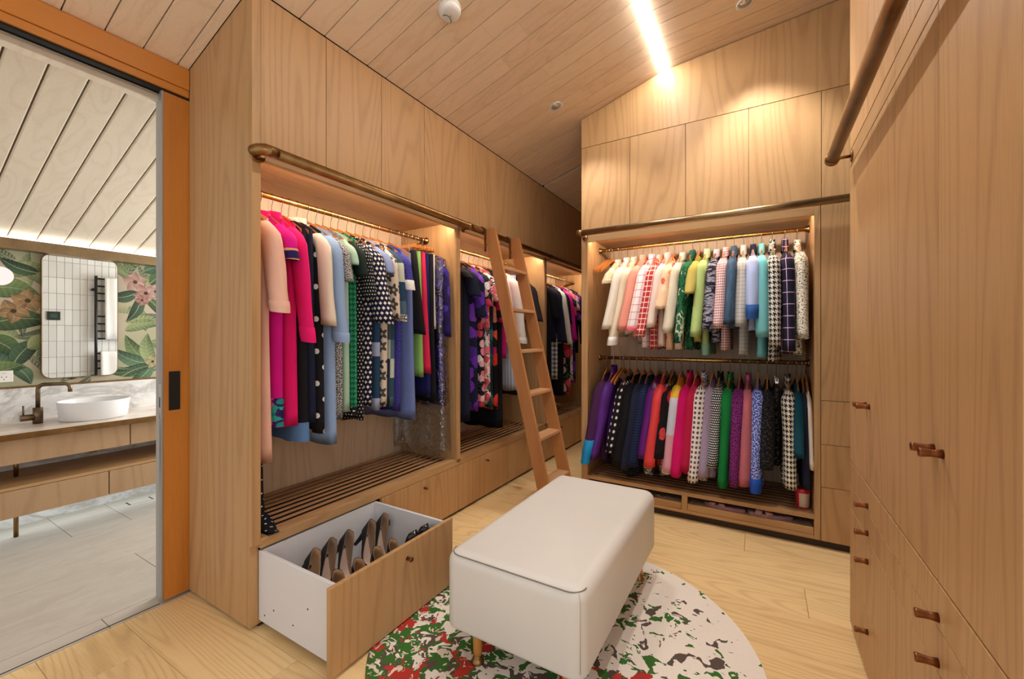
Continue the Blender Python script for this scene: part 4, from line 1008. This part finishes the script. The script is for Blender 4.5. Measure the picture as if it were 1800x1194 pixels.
# ================================================================ upper rod: blouses, shirts and short jackets
lin_ = lambda c: cloth(c, .88)
shirt = dict(t0=.030, th=.040, rx=.060, ry=.046, out=.10, ws=.195, wh=.20)
def U(t, short, kind, mat, hem, sl, **k):
    d = dict(shirt); d.update(k); return garment('U', t, short, kind, mat, hem, sl, **d)
for i, (t, y) in enumerate(((.800, -.32), (.824, -.28), (.848, -.22))):
    hanger('U', t, ['empty wooden hanger swung out nearest the side panel', 'empty wooden hanger between two other empty hangers', 'empty wooden hanger against the cream ruffled blouse'][i], y)
U(.895, 'cream ruffled blouse', 'blouse', lin_('#eadbb8'), 1.30, 1.72, rx=.068, cuff=(lin_('#eadbb8'), .03), out=.03, wh=.215, collar=(lin_('#efc9c0'), .02))
U(.965, 'soft white silk shirt', 'shirt', lin_('#efe6d6'), 1.33, 1.36, rx=.07, collar=(lin_('#efe6d6'), .03))
U(1.025, 'ivory shirt with long cuffs', 'shirt', lin_('#e9dcc2'), 1.32, 1.24, cuff=(white, .06), collar=(lin_('#e9dcc2'), .03))
U(1.095, 'salmon pink jacket', 'jacket', lin_('#f0a08c'), 1.30, 1.35, rx=.066, collar=(lin_('#f0a08c'), .04))
U(1.165, 'white shirt with pink windowpane checks', 'shirt', pane('#f6ece8', '#d8559a', .055, .07), 1.22, 1.35, rx=.070, collar=(pane('#f6dcd8', '#d8559a', .055, .07), .04), cuff=(lin_('#e8687c'), .025))
U(1.225, 'red and white check shirt', 'shirt', pane('#c4363a', '#f0d8cc', .04, .18), 1.205, 1.30, collar=(lin_('#e9b0a0'), .03))
U(1.285, 'blush white jacket with wide sleeves', 'jacket', lin_('#f4dcd0'), 1.22, 1.37, rx=.070, ry=.042, collar=(lin_('#f6c4bc'), .04))
U(1.335, 'apricot blouse with flower trim', 'blouse', floral('#eec8a4', ['#e88a5a', '#d2503a', '#f4dcc0', '#eec8a4'], 14, .3, None, None), 1.20, 1.5)
U(1.395, 'oatmeal linen jacket', 'jacket', lin_('#e6dcc6'), 1.21, 1.33, rx=.072, ry=.044, t0=.03, collar=(lin_('#e6dcc6'), .03))
U(1.465, 'shirt printed with dark green palm leaves', 'shirt', leafprint('#0f3526', '#1f6a42', '#dfe0c8', 16), 1.20, 1.26, rx=.066, collar=(leafprint('#0f3530', '#1f5a4a', '#4a8a78', 16), .04))
U(1.515, 'olive yellow blouse', 'blouse', lin_('#b8a858'), 1.26, 1.6)
U(1.565, 'pistachio green jacket', 'jacket', lin_('#b4cc82'), 1.17, 1.305, rx=.072, ry=.044, collar=(lin_('#c4d4a0'), .04), hemband=(lin_('#8ec0a0'), .08))
U(1.630, 'black and lilac ruched print top', 'top', ruched('#1f2030', '#9a98a8'), 1.26, 1.345, collar=(lin_('#cdbcc4'), .03))
U(1.690, 'pink gingham shirt', 'shirt', gingham('#f2e2dc', '#a85a6a', .018), 1.205, 1.36, collar=(gingham('#f2d2cc', '#b86a7a', .018), .04))
U(1.745, 'dark denim shirt', 'shirt', denim('#2a3a4c', '#4c6684'), 1.36, 1.385, rx=.074, ry=.044, t0=.03, collar=(denim('#2a3a4c', '#4c6684'), .04))
U(1.805, 'grey linen shirt with fine checks', 'shirt', pane('#c4c0b8', '#8f96a0', .026, .12), 1.178, 1.37, rx=.066, collar=(lin_('#d4cec0'), .04))
U(1.865, 'light blue shirt with dark blue cuffs', 'shirt', lin_('#aab8e0'), 1.34, 1.42, rx=.070, cuff=(denim('#1c3f78', '#2a5596'), .09), collar=(nvy, .04))
U(1.915, 'turquoise shirt', 'shirt', lin_('#78c4cc'), 1.161, 1.30, collar=(lin_('#78c4c4'), .04))
U(1.980, 'black and white geometric knit coat', 'coat', hound('#1a1a20', '#dcd8cc', .034), 1.130, 1.24, rx=.060, ry=.044, t0=.034, th=.04, collar=(ruched('#1a1a20', '#dcd8cc'), .06))
U(2.055, 'navy coat with lilac windowpane checks', 'coat', pane('#1e1c30', '#cfb0d8', .075, .06), 1.185, 1.21, rx=.064, ry=.044, t0=.034, th=.04, collar=(pane('#1e1c30', '#cfa0b8', .05, .1), .06))
U(2.125, 'cream and black boucle jacket', 'jacket', tweed('#1c1c20', '#e6dfcc', 60, .44, None, 1, 2.4), 1.180, 1.29, rx=.064, ry=.042, t0=.03, th=.036, out=.06, collar=(tweed('#1c1c20', '#e6dfcc', 60, .44), .04))
# ================================================================ lower rod: jackets
def D(t, short, kind, mat, hem, sl, **k):
    d = dict(shirt); d.update(dict(rx=.062, out=.07, t0=.034, th=.044, ry=.050)); d.update(k); return garment('D', t, short, kind, mat, hem, sl, **d)
D(.795, 'plum jacket with a bright blue lower half', 'jacket', cloth('#4a2450'), .30, .33, hemband=None, slmat=None, yaw=.10, cuff=(cloth('#1a8ac4', .85, .6), .17), out=.15, rx=.066)
D(.855, 'purple puffer jacket', 'jacket', cloth('#5c2a8c', .75, .5), .38, .36, rx=.074, ry=.05, t0=.034, th=.042, out=.11, yaw=.12, collar=(cloth('#5c2a8c'), .05))
hanger('D', .915, 'empty pale wooden hanger beside the purple puffer jacket', -.16)
hanger('D', .938, 'empty wooden hanger before the polka dot jacket', -.14)
D(.985, 'black jacket with large pale dots', 'jacket', dots(black, '#e8dcdc', .052, .22, False, False), .40, .42, rx=.06)
D(1.045, 'black coat with a round button', 'coat', blk, .27, .33)
D(1.100, 'navy pin dot coat', 'coat', dots('#161a2e', '#4a5478', .012, .2), .258, .30)
D(1.150, 'navy cable knit jacket', 'jacket', hound('#121830', '#24345c', .02), .31, .33)
D(1.215, 'purple satin jacket in clear plastic', 'jacket', cloth('#6a1f84', .8, .45), .32, .40, rx=.055)
D(1.268, 'coral red jacket in clear plastic', 'jacket', cloth('#ee4a4c', .85, .5), .33, .35, rx=.055)
D(1.325, 'black jacket with red blossoms', 'jacket', floral('#191418', ['#c42838', '#17141a', '#17141a', '#e04a50'], 9, .34, None, None), .40, .42)
D(1.385, 'colour block jacket of yellow, pale blue and pink', 'jacket', None or stripes(['#dfa4b4', '#dfa4b4', '#cfd4e4', '#cfd4e4', '#e2b83a', '#e9e4e0'], .80), .33, .32, rx=.060)
D(1.445, 'bright magenta jacket', 'jacket', cloth('#e01472'), .30, .31, rx=.056, collar=(cloth('#e01472'), .03))
D(1.495, 'raspberry jacket', 'jacket', cloth('#c4204c'), .35, .36)
D(1.548, 'white jacket with grey spots', 'jacket', dots('#f0e8e2', '#5a5668', .034, .30, False, False), .268, .29, rx=.060, collar=(dots('#e8e8f2', '#3a4a88', .03, .30), .03))
D(1.605, 'lilac tweed jacket', 'jacket', tweed('#8a7a98', '#b8a8c4', 120, .5, None, 1, 3), .308, .33, rx=.05)
D(1.655, 'black jacket with white dotted front', 'jacket', dots('#141418', '#e4e8e8', .016, .33), .39, .41, rx=.056, collar=(blk, .03))
D(1.720, 'emerald green coat', 'coat', cloth('#14803e'), .275, .29, rx=.060, ry=.042, collar=(cloth('#14803e'), .03))
D(1.785, 'purple and black tweed jacket', 'jacket', tweed('#2a1434', '#a8389a', 150, .52), .285, .31)
D(1.835, 'dusty rose jacket', 'jacket', cloth('#c4707c'), .30, .32, collar=(cloth('#b45a90'), .03))
D(1.895, 'royal blue tweed coat with plain blue hem', 'coat', tweed('#1c46b4', '#c8d0f0', 105, .52), .275, .29, rx=.064, ry=.046, t0=.034, th=.042, cuff=(cloth('#1e50b4', .8, .5), .09))
D(1.950, 'black lace jacket', 'jacket', tweed('#0f0f12', '#3a3638', 70, .55), .42, .45)
garment('D', 2.005, 'black lace skirt', 'skirt', tweed('#0f0f12', '#4a4440', 60, .56), .45, None, ws=.16, wh=.18, straight=True)
D(2.070, 'black and cream basket weave jacket', 'jacket', hound('#16161a', '#ece6d8', .032), .325, .34, rx=.066, ry=.05, t0=.036, th=.045, out=.04, collar=(hound('#16161a', '#ece6d8', .032), .03))
D(2.120, 'dark teal jacket', 'jacket', cloth('#124a5c'), .50, .55, rx=.045)
D(2.150, 'navy coat against the side panel', 'coat', cloth('#20243a'), .34, .35, rx=.05, t0=.016, th=.02, out=.05)
D(2.172, 'cream satin blouse at the end of the rod', 'blouse', cloth('#eaddcc', .85, .5), .45, .48, t0=.010, th=.012, rx=.045, ry=.018, out=.07)
plastic('D', 1.245, 'clear dry cleaning bag over the purple and coral jackets', .245, .215, .258, (.056, .056))
plastic('D', 1.330, 'clear dry cleaning bag over the red blossom jacket', .25, .205, .24, (.026, .030))
build_garments()
def foot_mesh(name, secs, mat, parent, n=16):
    """rings given as (centre, half axis a, half axis b): swept skin of a boot or shoe"""
    vs, fs, uvs = [], [], []; L = 0
    for k, (c, a, b) in enumerate(secs):
        c, a, b = Vector(c), Vector(a), Vector(b)
        if k: L += (c - Vector(secs[k - 1][0])).length
        for i in range(n):
            t = 2 * math.pi * i / n; vs.append(c - a * math.cos(t) - b * math.sin(t)); uvs.append((t * b.length, L))
    for j in range(len(secs) - 1):
        for i in range(n): fs.append((j * n + i, j * n + (i + 1) % n, (j + 1) * n + (i + 1) % n, (j + 1) * n + i))
    fs.append(tuple(range(n - 1, -1, -1))); fs.append(tuple((len(secs) - 1) * n + i for i in range(n)))
    o = mobj(name, vs, fs, mat, parent, True, uvs)
    bm = bmesh.new(); bm.from_mesh(o.data); bmesh.ops.recalc_face_normals(bm, faces=bm.faces[:]); bm.to_mesh(o.data); bm.free()
    return o
# ---- dotted sock boot on the bench
bt = T('boot', 'black sock boot with white dots standing on the slatted bench', 'boot', (-.16, 1.10, .398))
yb_ = 1.096
dm = dots('#141418', '#f2efe9', .032, .12)
sec = [((-.150, yb_, .735), (.030, 0, 0), (0, .024, 0)), ((-.148, yb_, .66), (.034, 0, 0), (0, .027, 0)), ((-.146, yb_, .56), (.033, 0, .0), (0, .028, 0)), ((-.142, yb_, .50), (.034, 0, .004), (0, .029, 0)),
       ((-.134, yb_, .458), (.044, 0, .016), (0, .031, 0)), ((-.112, yb_, .436), (.040, 0, .034), (0, .034, 0)), ((-.075, yb_, .424), (.016, 0, .026), (0, .038, 0)), ((-.035, yb_, .415), (.006, 0, .017), (0, .031, 0)), ((.000, yb_, .410), (.003, 0, .009), (0, .014, 0)), ((.010, yb_, .408), (.001, 0, .004), (0, .004, 0))]
foot_mesh('shaft', sec, dm, bt)
box('sole', -.172, .004, yb_ - .026, yb_ + .026, .3995, .404, M['black'], bt, .002)
# ---- court shoes in the open drawer: shell, lining, insole, heel
def pump_meshes():
    st = []      # stations along the foot: x, half width, sole z, rim z, open
    nS = 15
    for i in range(nS):
        t = i / (nS - 1); x = .235 * t
        hw = .026 + .012 * math.sin(math.pi * min(1, t * .9)) + .004 * t if t < .8 else .0395 * math.sqrt(max(0.0, 1 - ((t - .8) / .2) ** 2)) * .97 + .0015
        if t < .1: hw *= math.sqrt(max(.05, 1 - ((.1 - t) / .1) ** 2 * .9))
        zs = .078 * (1 - smooth01(t / .62)); rim = zs + .062 * (1 - smooth01(t / .55)) + .022 + .012 * smooth01((t - .6) / .15) * (1 - smooth01((t - .85) / .15))
        st.append((x, hw, zs, rim, t < .66))
    vs, fs = [], []; m_ = 11
    for x, hw, zs, rim, op in st:
        for k in range(m_):
            a = math.pi * k / (m_ - 1)     # from rim on one side under the foot to the other rim
            y = hw * math.copysign(abs(math.cos(a)) ** .6, math.cos(a)) * (1 + .10 * math.sin(a)); q = math.sin(a) ** .9
            vs.append((x, y, rim + (zs - rim) * q))
    for i in range(nS - 1):
        for k in range(m_ - 1): fs.append((i * m_ + k, i * m_ + k + 1, (i + 1) * m_ + k + 1, (i + 1) * m_ + k))
    # heel counter closes the back
    fs.append(tuple(range(m_ - 1, -1, -1)))
    # toe vamp: closed top
    base = len(vs); first = None
    for i in range(nS):
        x, hw, zs, rim, op = st[i]
        if op: continue
        if first is None: first = i
        for k in range(5):
            s = 1 - 2 * k / 4; vs.append((x, hw * s, rim + .010 * (1 - s * s) * (1 if i < nS - 1 else .2)))
    rows = nS - first
    for i in range(rows - 1):
        for k in range(4): fs.append((base + i * 5 + k, base + (i + 1) * 5 + k, base + (i + 1) * 5 + k + 1, base + i * 5 + k + 1))
    up = bpy.data.meshes.new('upper'); up.from_pydata(vs, [], fs); 
    vs2, fs2 = [], []
    for x, hw, zs, rim, op in st[:first + 2]:
        for k in range(m_):
            a = math.pi * k / (m_ - 1); y = hw * .93 * math.copysign(abs(math.cos(a)) ** .6, math.cos(a)); q = math.sin(a) ** .9
            vs2.append((x + .0035, y, rim - .001 + (zs + .006 - rim) * q))
    for i in range(first + 1):
        for k in range(m_ - 1): fs2.append((i * m_ + k, (i + 1) * m_ + k, (i + 1) * m_ + k + 1, i * m_ + k + 1))
    fs2.append(tuple(range(m_)))
    li = bpy.data.meshes.new('lining'); li.from_pydata(vs2, [], fs2)
    vs3, fs3 = [], []; n = 12
    for z, r, x in ((.082, .020, .026), (.05, .012, .020), (.0, .009, .017)):
        for i in range(n):
            a = 2 * math.pi * i / n; vs3.append((x + r * math.cos(a), r * .95 * math.sin(a), z))
    for j in range(2):
        for i in range(n): fs3.append((j * n + i, j * n + (i + 1) % n, (j + 1) * n + (i + 1) % n, (j + 1) * n + i))
    fs3 += [tuple(range(n)), tuple(range(3 * n - 1, 2 * n - 1, -1))]
    he = bpy.data.meshes.new('heel'); he.from_pydata(vs3, [], fs3)
    for me in (up, li, he):
        me.polygons.foreach_set('use_smooth', [True] * len(me.polygons))
    vs4, fs4 = [], []
    for x, hw, zs, rim, op in st[:first + 1]:
        for s in (-1, 0, 1): vs4.append((x + .004, hw * .66 * s, zs + .0085 + (.002 * abs(s))))
    for i in range(first): 
        for k in range(2): fs4.append((i * 3 + k, i * 3 + k + 1, (i + 1) * 3 + k + 1, (i + 1) * 3 + k))
    ins = bpy.data.meshes.new('insole'); ins.from_pydata(vs4, [], fs4)
    return up, li, he, ins
PUMP = pump_meshes()
suede = plain('black_suede', H('#17171c'), .8); patent = plain('black_patent', H('#121214'), .12); lin_b = plain('tan_lining', H('#a98763'), .55); ins_p = plain('blush_insole', H('#cbb2a4'), .35); lin_p = plain('taupe_lining', H('#8c7058'), .55)
def pump(loc, pitch, yaw, label, um, lm, im, group, roll=0.0):
    r = T('court_shoe', label, 'shoe', loc, group, rz=yaw); r.rotation_euler = (roll, pitch, yaw)
    for me, nm, mt in zip(PUMP, ('upper', 'lining', 'heel', 'insole'), (um, lm, um, im)):
        me2 = me.copy(); me2.materials.append(mt)
        o = link(nm, me2, r, (0, 0, 0))
        if nm == 'upper': s = o.modifiers.new('thick', 'SOLIDIFY'); s.thickness = .0018; s.offset = 1
        if nm == 'lining': s = o.modifiers.new('thick', 'SOLIDIFY'); s.thickness = .0010; s.offset = 0
    return r
back = [(1.150, 'tan lined'), (1.238, 'blush lined'), (1.335, 'blush lined'), (1.475, 'blush lined'), (1.565, 'blush lined')]
which = ['nearest the drawer end', 'second in the heel row', 'third in the heel row', 'fourth in the heel row', 'last in the heel row']
for k, (y, ln) in enumerate(back):
    pump((.045, y + .02, .205 - (.012 if k == 0 else 0)), R(34), R(-4), f'black {ln} court shoe heel up in the drawer, {which[k]}', suede, lin_b if k == 0 else lin_p, lin_b if k == 0 else ins_p, 'court shoes with heels against the drawer back', R(-16))
for k, (x, y) in enumerate(((.262, 1.285), (.252, 1.405), (.262, 1.495), (.262, 1.175))):
    pump((x, y, .135), R(20), R(3), 'black court shoe, drawer front row, ' + ['second from the drawer end', 'between two other front row shoes', 'closest to the patent shoes', 'nearest the drawer end'][k], patent, lin_b, lin_b, 'court shoes behind the drawer front')
for k, y in enumerate((1.545, 1.628)):
    pump((.485, y, .185), R(18), R(176), 'black patent shoe toe up in the far drawer corner, ' + ['beside the front row heels', 'against the far drawer side'][k], patent, lin_b, lin_b, 'patent shoes in the drawer corner')
bow = T('bow_clip', 'small black bow hanging on the far inner side of the drawer', 'bow', (.12, 1.66, .26))
for s in (-1, 1):
    prism('bow_loop', [(.115, .262), (.115 + s * .022, .285), (.115 + s * .026, .268), (.115 + s * .024, .250)], 1.650, 1.662, M['black'], bow)
prism('bow_tail', [(.109, .262), (.121, .262), (.127, .225), (.117, .232), (.107, .222)], 1.652, 1.660, M['black'], bow)
# ---- pink slippers in the open tray
def slipper(c, yaw, label):
    r = T('slipper', label, 'slipper', c, 'pink slippers in the low tray', rz=yaw)
    pk = cloth('#c79aa0', .85); out_ = []
    for i in range(28):
        a = 2 * math.pi * i / 28; x = .128 * math.cos(a); out_.append((x, (.043 + .010 * math.cos(a)) * math.sin(a)))
    prism('sole', out_, 0.0, .018, pk, r, 'z')
    prism('footbed', [(x * .93, y * .9) for x, y in out_], .0185, .022, cloth('#b98a94', .85), r, 'z')
    for s in (-1, 1):
        vs, fs = [], []; n = 12
        for i in range(n + 1):
            t = i / n; x = .062 - .075 * t if s > 0 else .062 - .075 * (1 - t); x = .075 - .070 * (t if s > 0 else 1 - t)
            y = -.050 + .100 * t; z = .016 + .046 * math.sin(math.pi * t) ** .8
            for d in (-.020, .020): vs.append((x + d, y, z + (.003 if s > 0 else 0)))
        for i in range(n): fs.append((2 * i, 2 * i + 1, 2 * i + 3, 2 * i + 2))
        o = mobj('strap', vs, fs, pk, r, True, center=False); m_ = o.modifiers.new('thick', 'SOLIDIFY'); m_.thickness = .007
    return r
slipper((1.695, 3.258, .1125), R(172), 'pink crossover slipper in the open tray, beside the middle post')
slipper((1.965, 3.256, .1125), R(185), 'pink crossover slipper in the open tray, below the red tub')
bd = T('necklace', 'silver beaded necklace lying over the edge of the low tray', 'necklace', (1.25, 3.24, .13))
rb = random.Random(5); bead = bpy.data.meshes.new('bead'); bm = bmesh.new(); bmesh.ops.create_icosphere(bm, subdivisions=1, radius=.007); bm.to_mesh(bm and bead); bm.free(); bead.materials.append(M['chrome'])
for k in range(22): link('bead', bead, bd, (1.165 + .0095 * k, 3.205 + .010 * math.sin(k * .8) + rb.uniform(-.003, .003), .1195 + .012 * abs(math.sin(k * 1.3))))
tb = T('tub', 'red lidded plastic tub with a pale front standing on the slatted shelf', 'tub', (2.145, 3.30, SZ))
red = plain('red_plastic', H('#c4203a'), .35)
autosmooth(lathe('body', [(0, 0), (.034, 0), (.040, .108), (0, .108)], (2.142, 3.285, SZ - .001), red, tb, 28))
autosmooth(lathe('lid', [(0, .106), (.044, .106), (.045, .118), (.040, .126), (0, .126)], (2.142, 3.285, SZ - .001), red, tb, 28))
vs, fs = [], []
for j, (r_, z_) in enumerate(((.0352, .012), (.0400, .100))):
    for i in range(9):
        a = R(-120 + 100 * i / 8); vs.append((2.142 + (r_ + .0012) * math.cos(a), 3.285 + (r_ + .0012) * math.sin(a), SZ - .001 + z_))
for i in range(8): fs.append((i, i + 1, 10 + i, 9 + i))
mobj('window', vs, fs, plain('pale_contents', H('#d9c2a8'), .4), tb)
fbg = T('fur_bag', 'fluffy black bag hanging low under the polka dot jacket', 'bag', (1.06, 3.32, .26))
bm = bmesh.new(); bmesh.ops.create_icosphere(bm, subdivisions=4, radius=1)
rb = random.Random(2)
for v in bm.verts:
    k = 1 + rb.uniform(-.06, .16); v.co = Vector((v.co.x * .060 * k, v.co.y * .085 * k, v.co.z * .065 * k))
me = bpy.data.meshes.new('fur'); bm.to_mesh(me); bm.free(); me.materials.append(plain('black_fur', H('#141317'), .95)); link('fur', me, fbg, (1.035, 3.315, .275))
# ================================================================ bathroom
van = T('vanity', 'wall hung walnut vanity with bronze edged stone top and two drawer tiers', 'vanity', (-2.2, .9, .7))
box('counter', -2.478, -1.905, -1.2, 3.0, .698, .720, M['counter'], van, .001)
box('counter_edge', -1.905, -1.898, -1.2, 3.0, .684, .7205, M['bronze'], van, .001)
box('upper_carcass', -2.478, -1.982, -1.2, 3.0, .530, .690, M['carcass'], van, 0)
box('lower_carcass', -2.478, -1.982, -1.2, 3.0, .210, .372, M['vanity'], van, 0)
box('shelf_board', -2.478, -1.962, -1.2, 3.0, .373, .392, M['oak_y'], van, .001)
us = [-1.2, .05, 1.192, 2.4, 3.0]; ls = [-1.2, -.05, 1.079, 2.2, 3.0]
for a, b in zip(us[:-1], us[1:]): box('drawer_front', -1.982, -1.962, a + .003, b - .003, .528, .682, M['vanity'], van, .001)
for a, b in zip(ls[:-1], ls[1:]): box('drawer_front', -1.982, -1.962, a + .003, b - .003, .206, .370, M['vanity'], van, .001)
for y in (.705, -.6):
    tube('leg', [(-2.245, y, 0), (-2.245, y, .21)], .0115, M['bronze'], van, 14)
    tube('post', [(-2.245, y, .392), (-2.245, y, .532)], .0115, M['bronze'], van, 14)
tube('waste_trap', [(-2.05, 1.02, .53), (-2.05, 1.02, .505)], .022, M['bronze'], van, 16)
bs = T('basin', 'white oval vessel basin standing on the stone vanity top', 'basin', (-2.19, 1.065, .72))
cer = plain('white_ceramic', H('#e9e9ea'), .12)
autosmooth(lathe('bowl', [(0, .001), (.178, .001), (.186, .006), (.200, .126), (.2005, .130), (.196, .131), (.192, .126), (.170, .030), (.10, .016), (0, .014)], (-2.19, 1.065, .72), cer, bs, 56, 'z', .86, .95), 50)
disc('drain_plug', (-2.19, 1.065, .7345), .022, .004, 'z', M['bronze'], bs)
tp = T('tap', 'aged bronze gooseneck mixer tap beside the white basin', 'tap', (-2.24, .80, .72))
tube('body', [(-2.24, .80, .7205), (-2.24, .80, .826)], .0245, M['tapm'], tp, 20)
pts = [(-2.24, .80, .82), (-2.24, .80, .945)]
dirv = Vector((.62, .78, 0))
for k in range(1, 8):
    a = R(90 * k / 7); q = Vector((-2.24, .80, .945)) + dirv * (.035 * (1 - math.cos(a))) + Vector((0, 0, .035 * math.sin(a))); pts.append(q)
q = Vector((-2.24, .80, .98)) + dirv * .135; pts.append(q)
for k in range(1, 8):
    a = R(90 * k / 7); pts.append(q + dirv * (.030 * math.sin(a)) - Vector((0, 0, .030 * (1 - math.cos(a)))))
pts.append(Vector(pts[-1]) - Vector((0, 0, .026)))
tube('spout', pts, .0115, M['tapm'], tp, 16)
tube('lever_barrel', [(-2.24, .795, .765), (-2.24, .722, .765)], .0205, M['tapm'], tp, 18)
tube('lever', [(-2.24, .735, .775), (-2.24, .735, .845)], .0048, M['tapm'], tp, 10)
mr = T('mirror', 'tall rounded mirror with slim bronze frame hung on the leaf mural', 'mirror', (-2.47, 1.065, 1.45))
def rrect(y0, y1, z0, z1, r, n=8):
    o = []
    for cy, cz, a0 in ((y1 - r, z1 - r, 0), (y0 + r, z1 - r, 90), (y0 + r, z0 + r, 180), (y1 - r, z0 + r, 270)):
        for k in range(n + 1): a = R(a0 + 90 * k / n); o.append((cy + r * math.cos(a), cz + r * math.sin(a)))
    return o
fr_o = rrect(.858, 1.270, .998, 1.894, .055)
prism('frame', fr_o, -2.485, -2.462, M['bronze'], mr, 'x')
mg = plain('mirror_glass', (.92, .93, .93, 1), .015, 1.0)
prism('glass', rrect(.8625, 1.2655, 1.0025, 1.8895, .051), -2.462, -2.4605, mg, mr, 'x')
gl = T('wall_lamp', 'glowing round opal globe lamp on the mural at the picture edge', 'lamp', (-2.42, .655, 1.70))
lathe('globe', [(0, -.062)] + [(.062 * math.sin(R(a)), -.062 * math.cos(R(a))) for a in range(15, 180, 15)] + [(0, .062)], (-2.40, .660, 1.700), emit('opal_glow', (1, .84, .78, 1), .58), gl, 28)
tube('stem', [(-2.489, .66, 1.70), (-2.455, .66, 1.70)], .012, M['bronze'], gl)
disc('backplate', (-2.489, .66, 1.70), .03, .006, 'x', M['bronze'], gl)
so = T('power_socket', 'white wall power socket under the mural edge beside the tap', 'socket', (-2.488, .69, 1.03))
box('plate', -2.4885, -2.480, .655, .733, .990, 1.068, plain('socket_white', H('#ebe7df'), .4), so, .003)
for dy, dz, tilt in ((-.010, .004, .5), (.010, .004, -.5), (0, -.012, 0)):
    tube('pin_slot', [(-2.4802, .692 + dy - tilt * .006, 1.022 + dz + .004), (-2.4802, .692 + dy + tilt * .006, 1.022 + dz - .004)], .0016, M['black'], so, 6)
box('rocker', -2.4802, -2.478, .684, .702, 1.046, 1.060, plain('rocker_grey', H('#d9d5cd'), .4), so, .001)
dr = T('floor_drain', 'slim tile insert floor drain by the vanity wall', 'drain', (-2.31, 1.35, .001), )
for y in (1.283, 1.425): box('slot', -2.355, -2.27, y, y + .008, .0002, .0012, M['dark'], dr, 0)
box('insert', -2.352, -2.272, 1.293, 1.422, .0002, .0015, M['tile'], dr, 0)
# towel warmer, towels and switch on the tiled wall, seen in the mirror
tw = T('towel_rail', 'black ladder towel rail on the white tiled wall, seen in the mirror', 'towel rail', (-.76, 1.75, 1.4))
for y in (1.585, 1.985): tube('post', [(-.765, y, .78), (-.765, y, 1.945)], .013, M['black'], tw, 12)
for z in (1.915, 1.836, 1.760, 1.681, 1.515, 1.436, 1.358, 1.276, 1.12, 1.04, .96): tube('rung', [(-.765, 1.585, z), (-.765, 1.985, z)], .009, M['black'], tw, 8)
for z in (1.80, .88): tube('standoff', [(-.7025, 1.572, z), (-.765, 1.572, z)], .014, M['black'], tw)
twm = cloth('#ece9e4', .9)
def towel(y0, y1, zt, zb, label):
    vs, fs = [], []; n = 12; prof = [(-.783, zb + .02)] + [(-.783, zb + .02 + (zt - zb - .02) * k / 6) for k in range(1, 7)] + [(-.778, zt + .012), (-.765, zt + .017), (-.752, zt + .012)] + [(-.749, zt - (zt - zb) * .8 * k / 5) for k in range(5)]
    for x, z in prof:
        for i in range(n + 1):
            t = i / n; vs.append((x - .006 * math.sin(t * 14 + z * 2) * (1 if x < -.77 else 0), y0 + (y1 - y0) * t + .02 * (zt - z) * (t if False else 1) * .3, z))
    for j in range(len(prof) - 1):
        for i in range(n): fs.append((j * (n + 1) + i, j * (n + 1) + i + 1, (j + 1) * (n + 1) + i + 1, (j + 1) * (n + 1) + i))
    o = mobj('towel', vs, fs, twm); m_ = o.modifiers.new('thick', 'SOLIDIFY'); m_.thickness = .005
    return tag(o, label, 'towel', 'white towels on the warmer')
towel(1.65, 1.93, 1.915, 1.25, 'long white towel over the top rung of the black towel rail')
towel(1.615, 1.95, 1.12, .82, 'short white towel over a low rung of the black towel rail')
sw = T('wall_switch', 'small dark control panel on the white tiles, seen in the mirror', 'switch', (-.71, 1.287, 1.51))
box('panel', -.712, -.702, 1.241, 1.334, 1.466, 1.552, plain('dark_glass', H('#24302c'), .15), sw, .002)
box('display', -.7128, -.712, 1.262, 1.312, 1.488, 1.532, plain('display', H('#3c4a44'), .2), sw, 0)
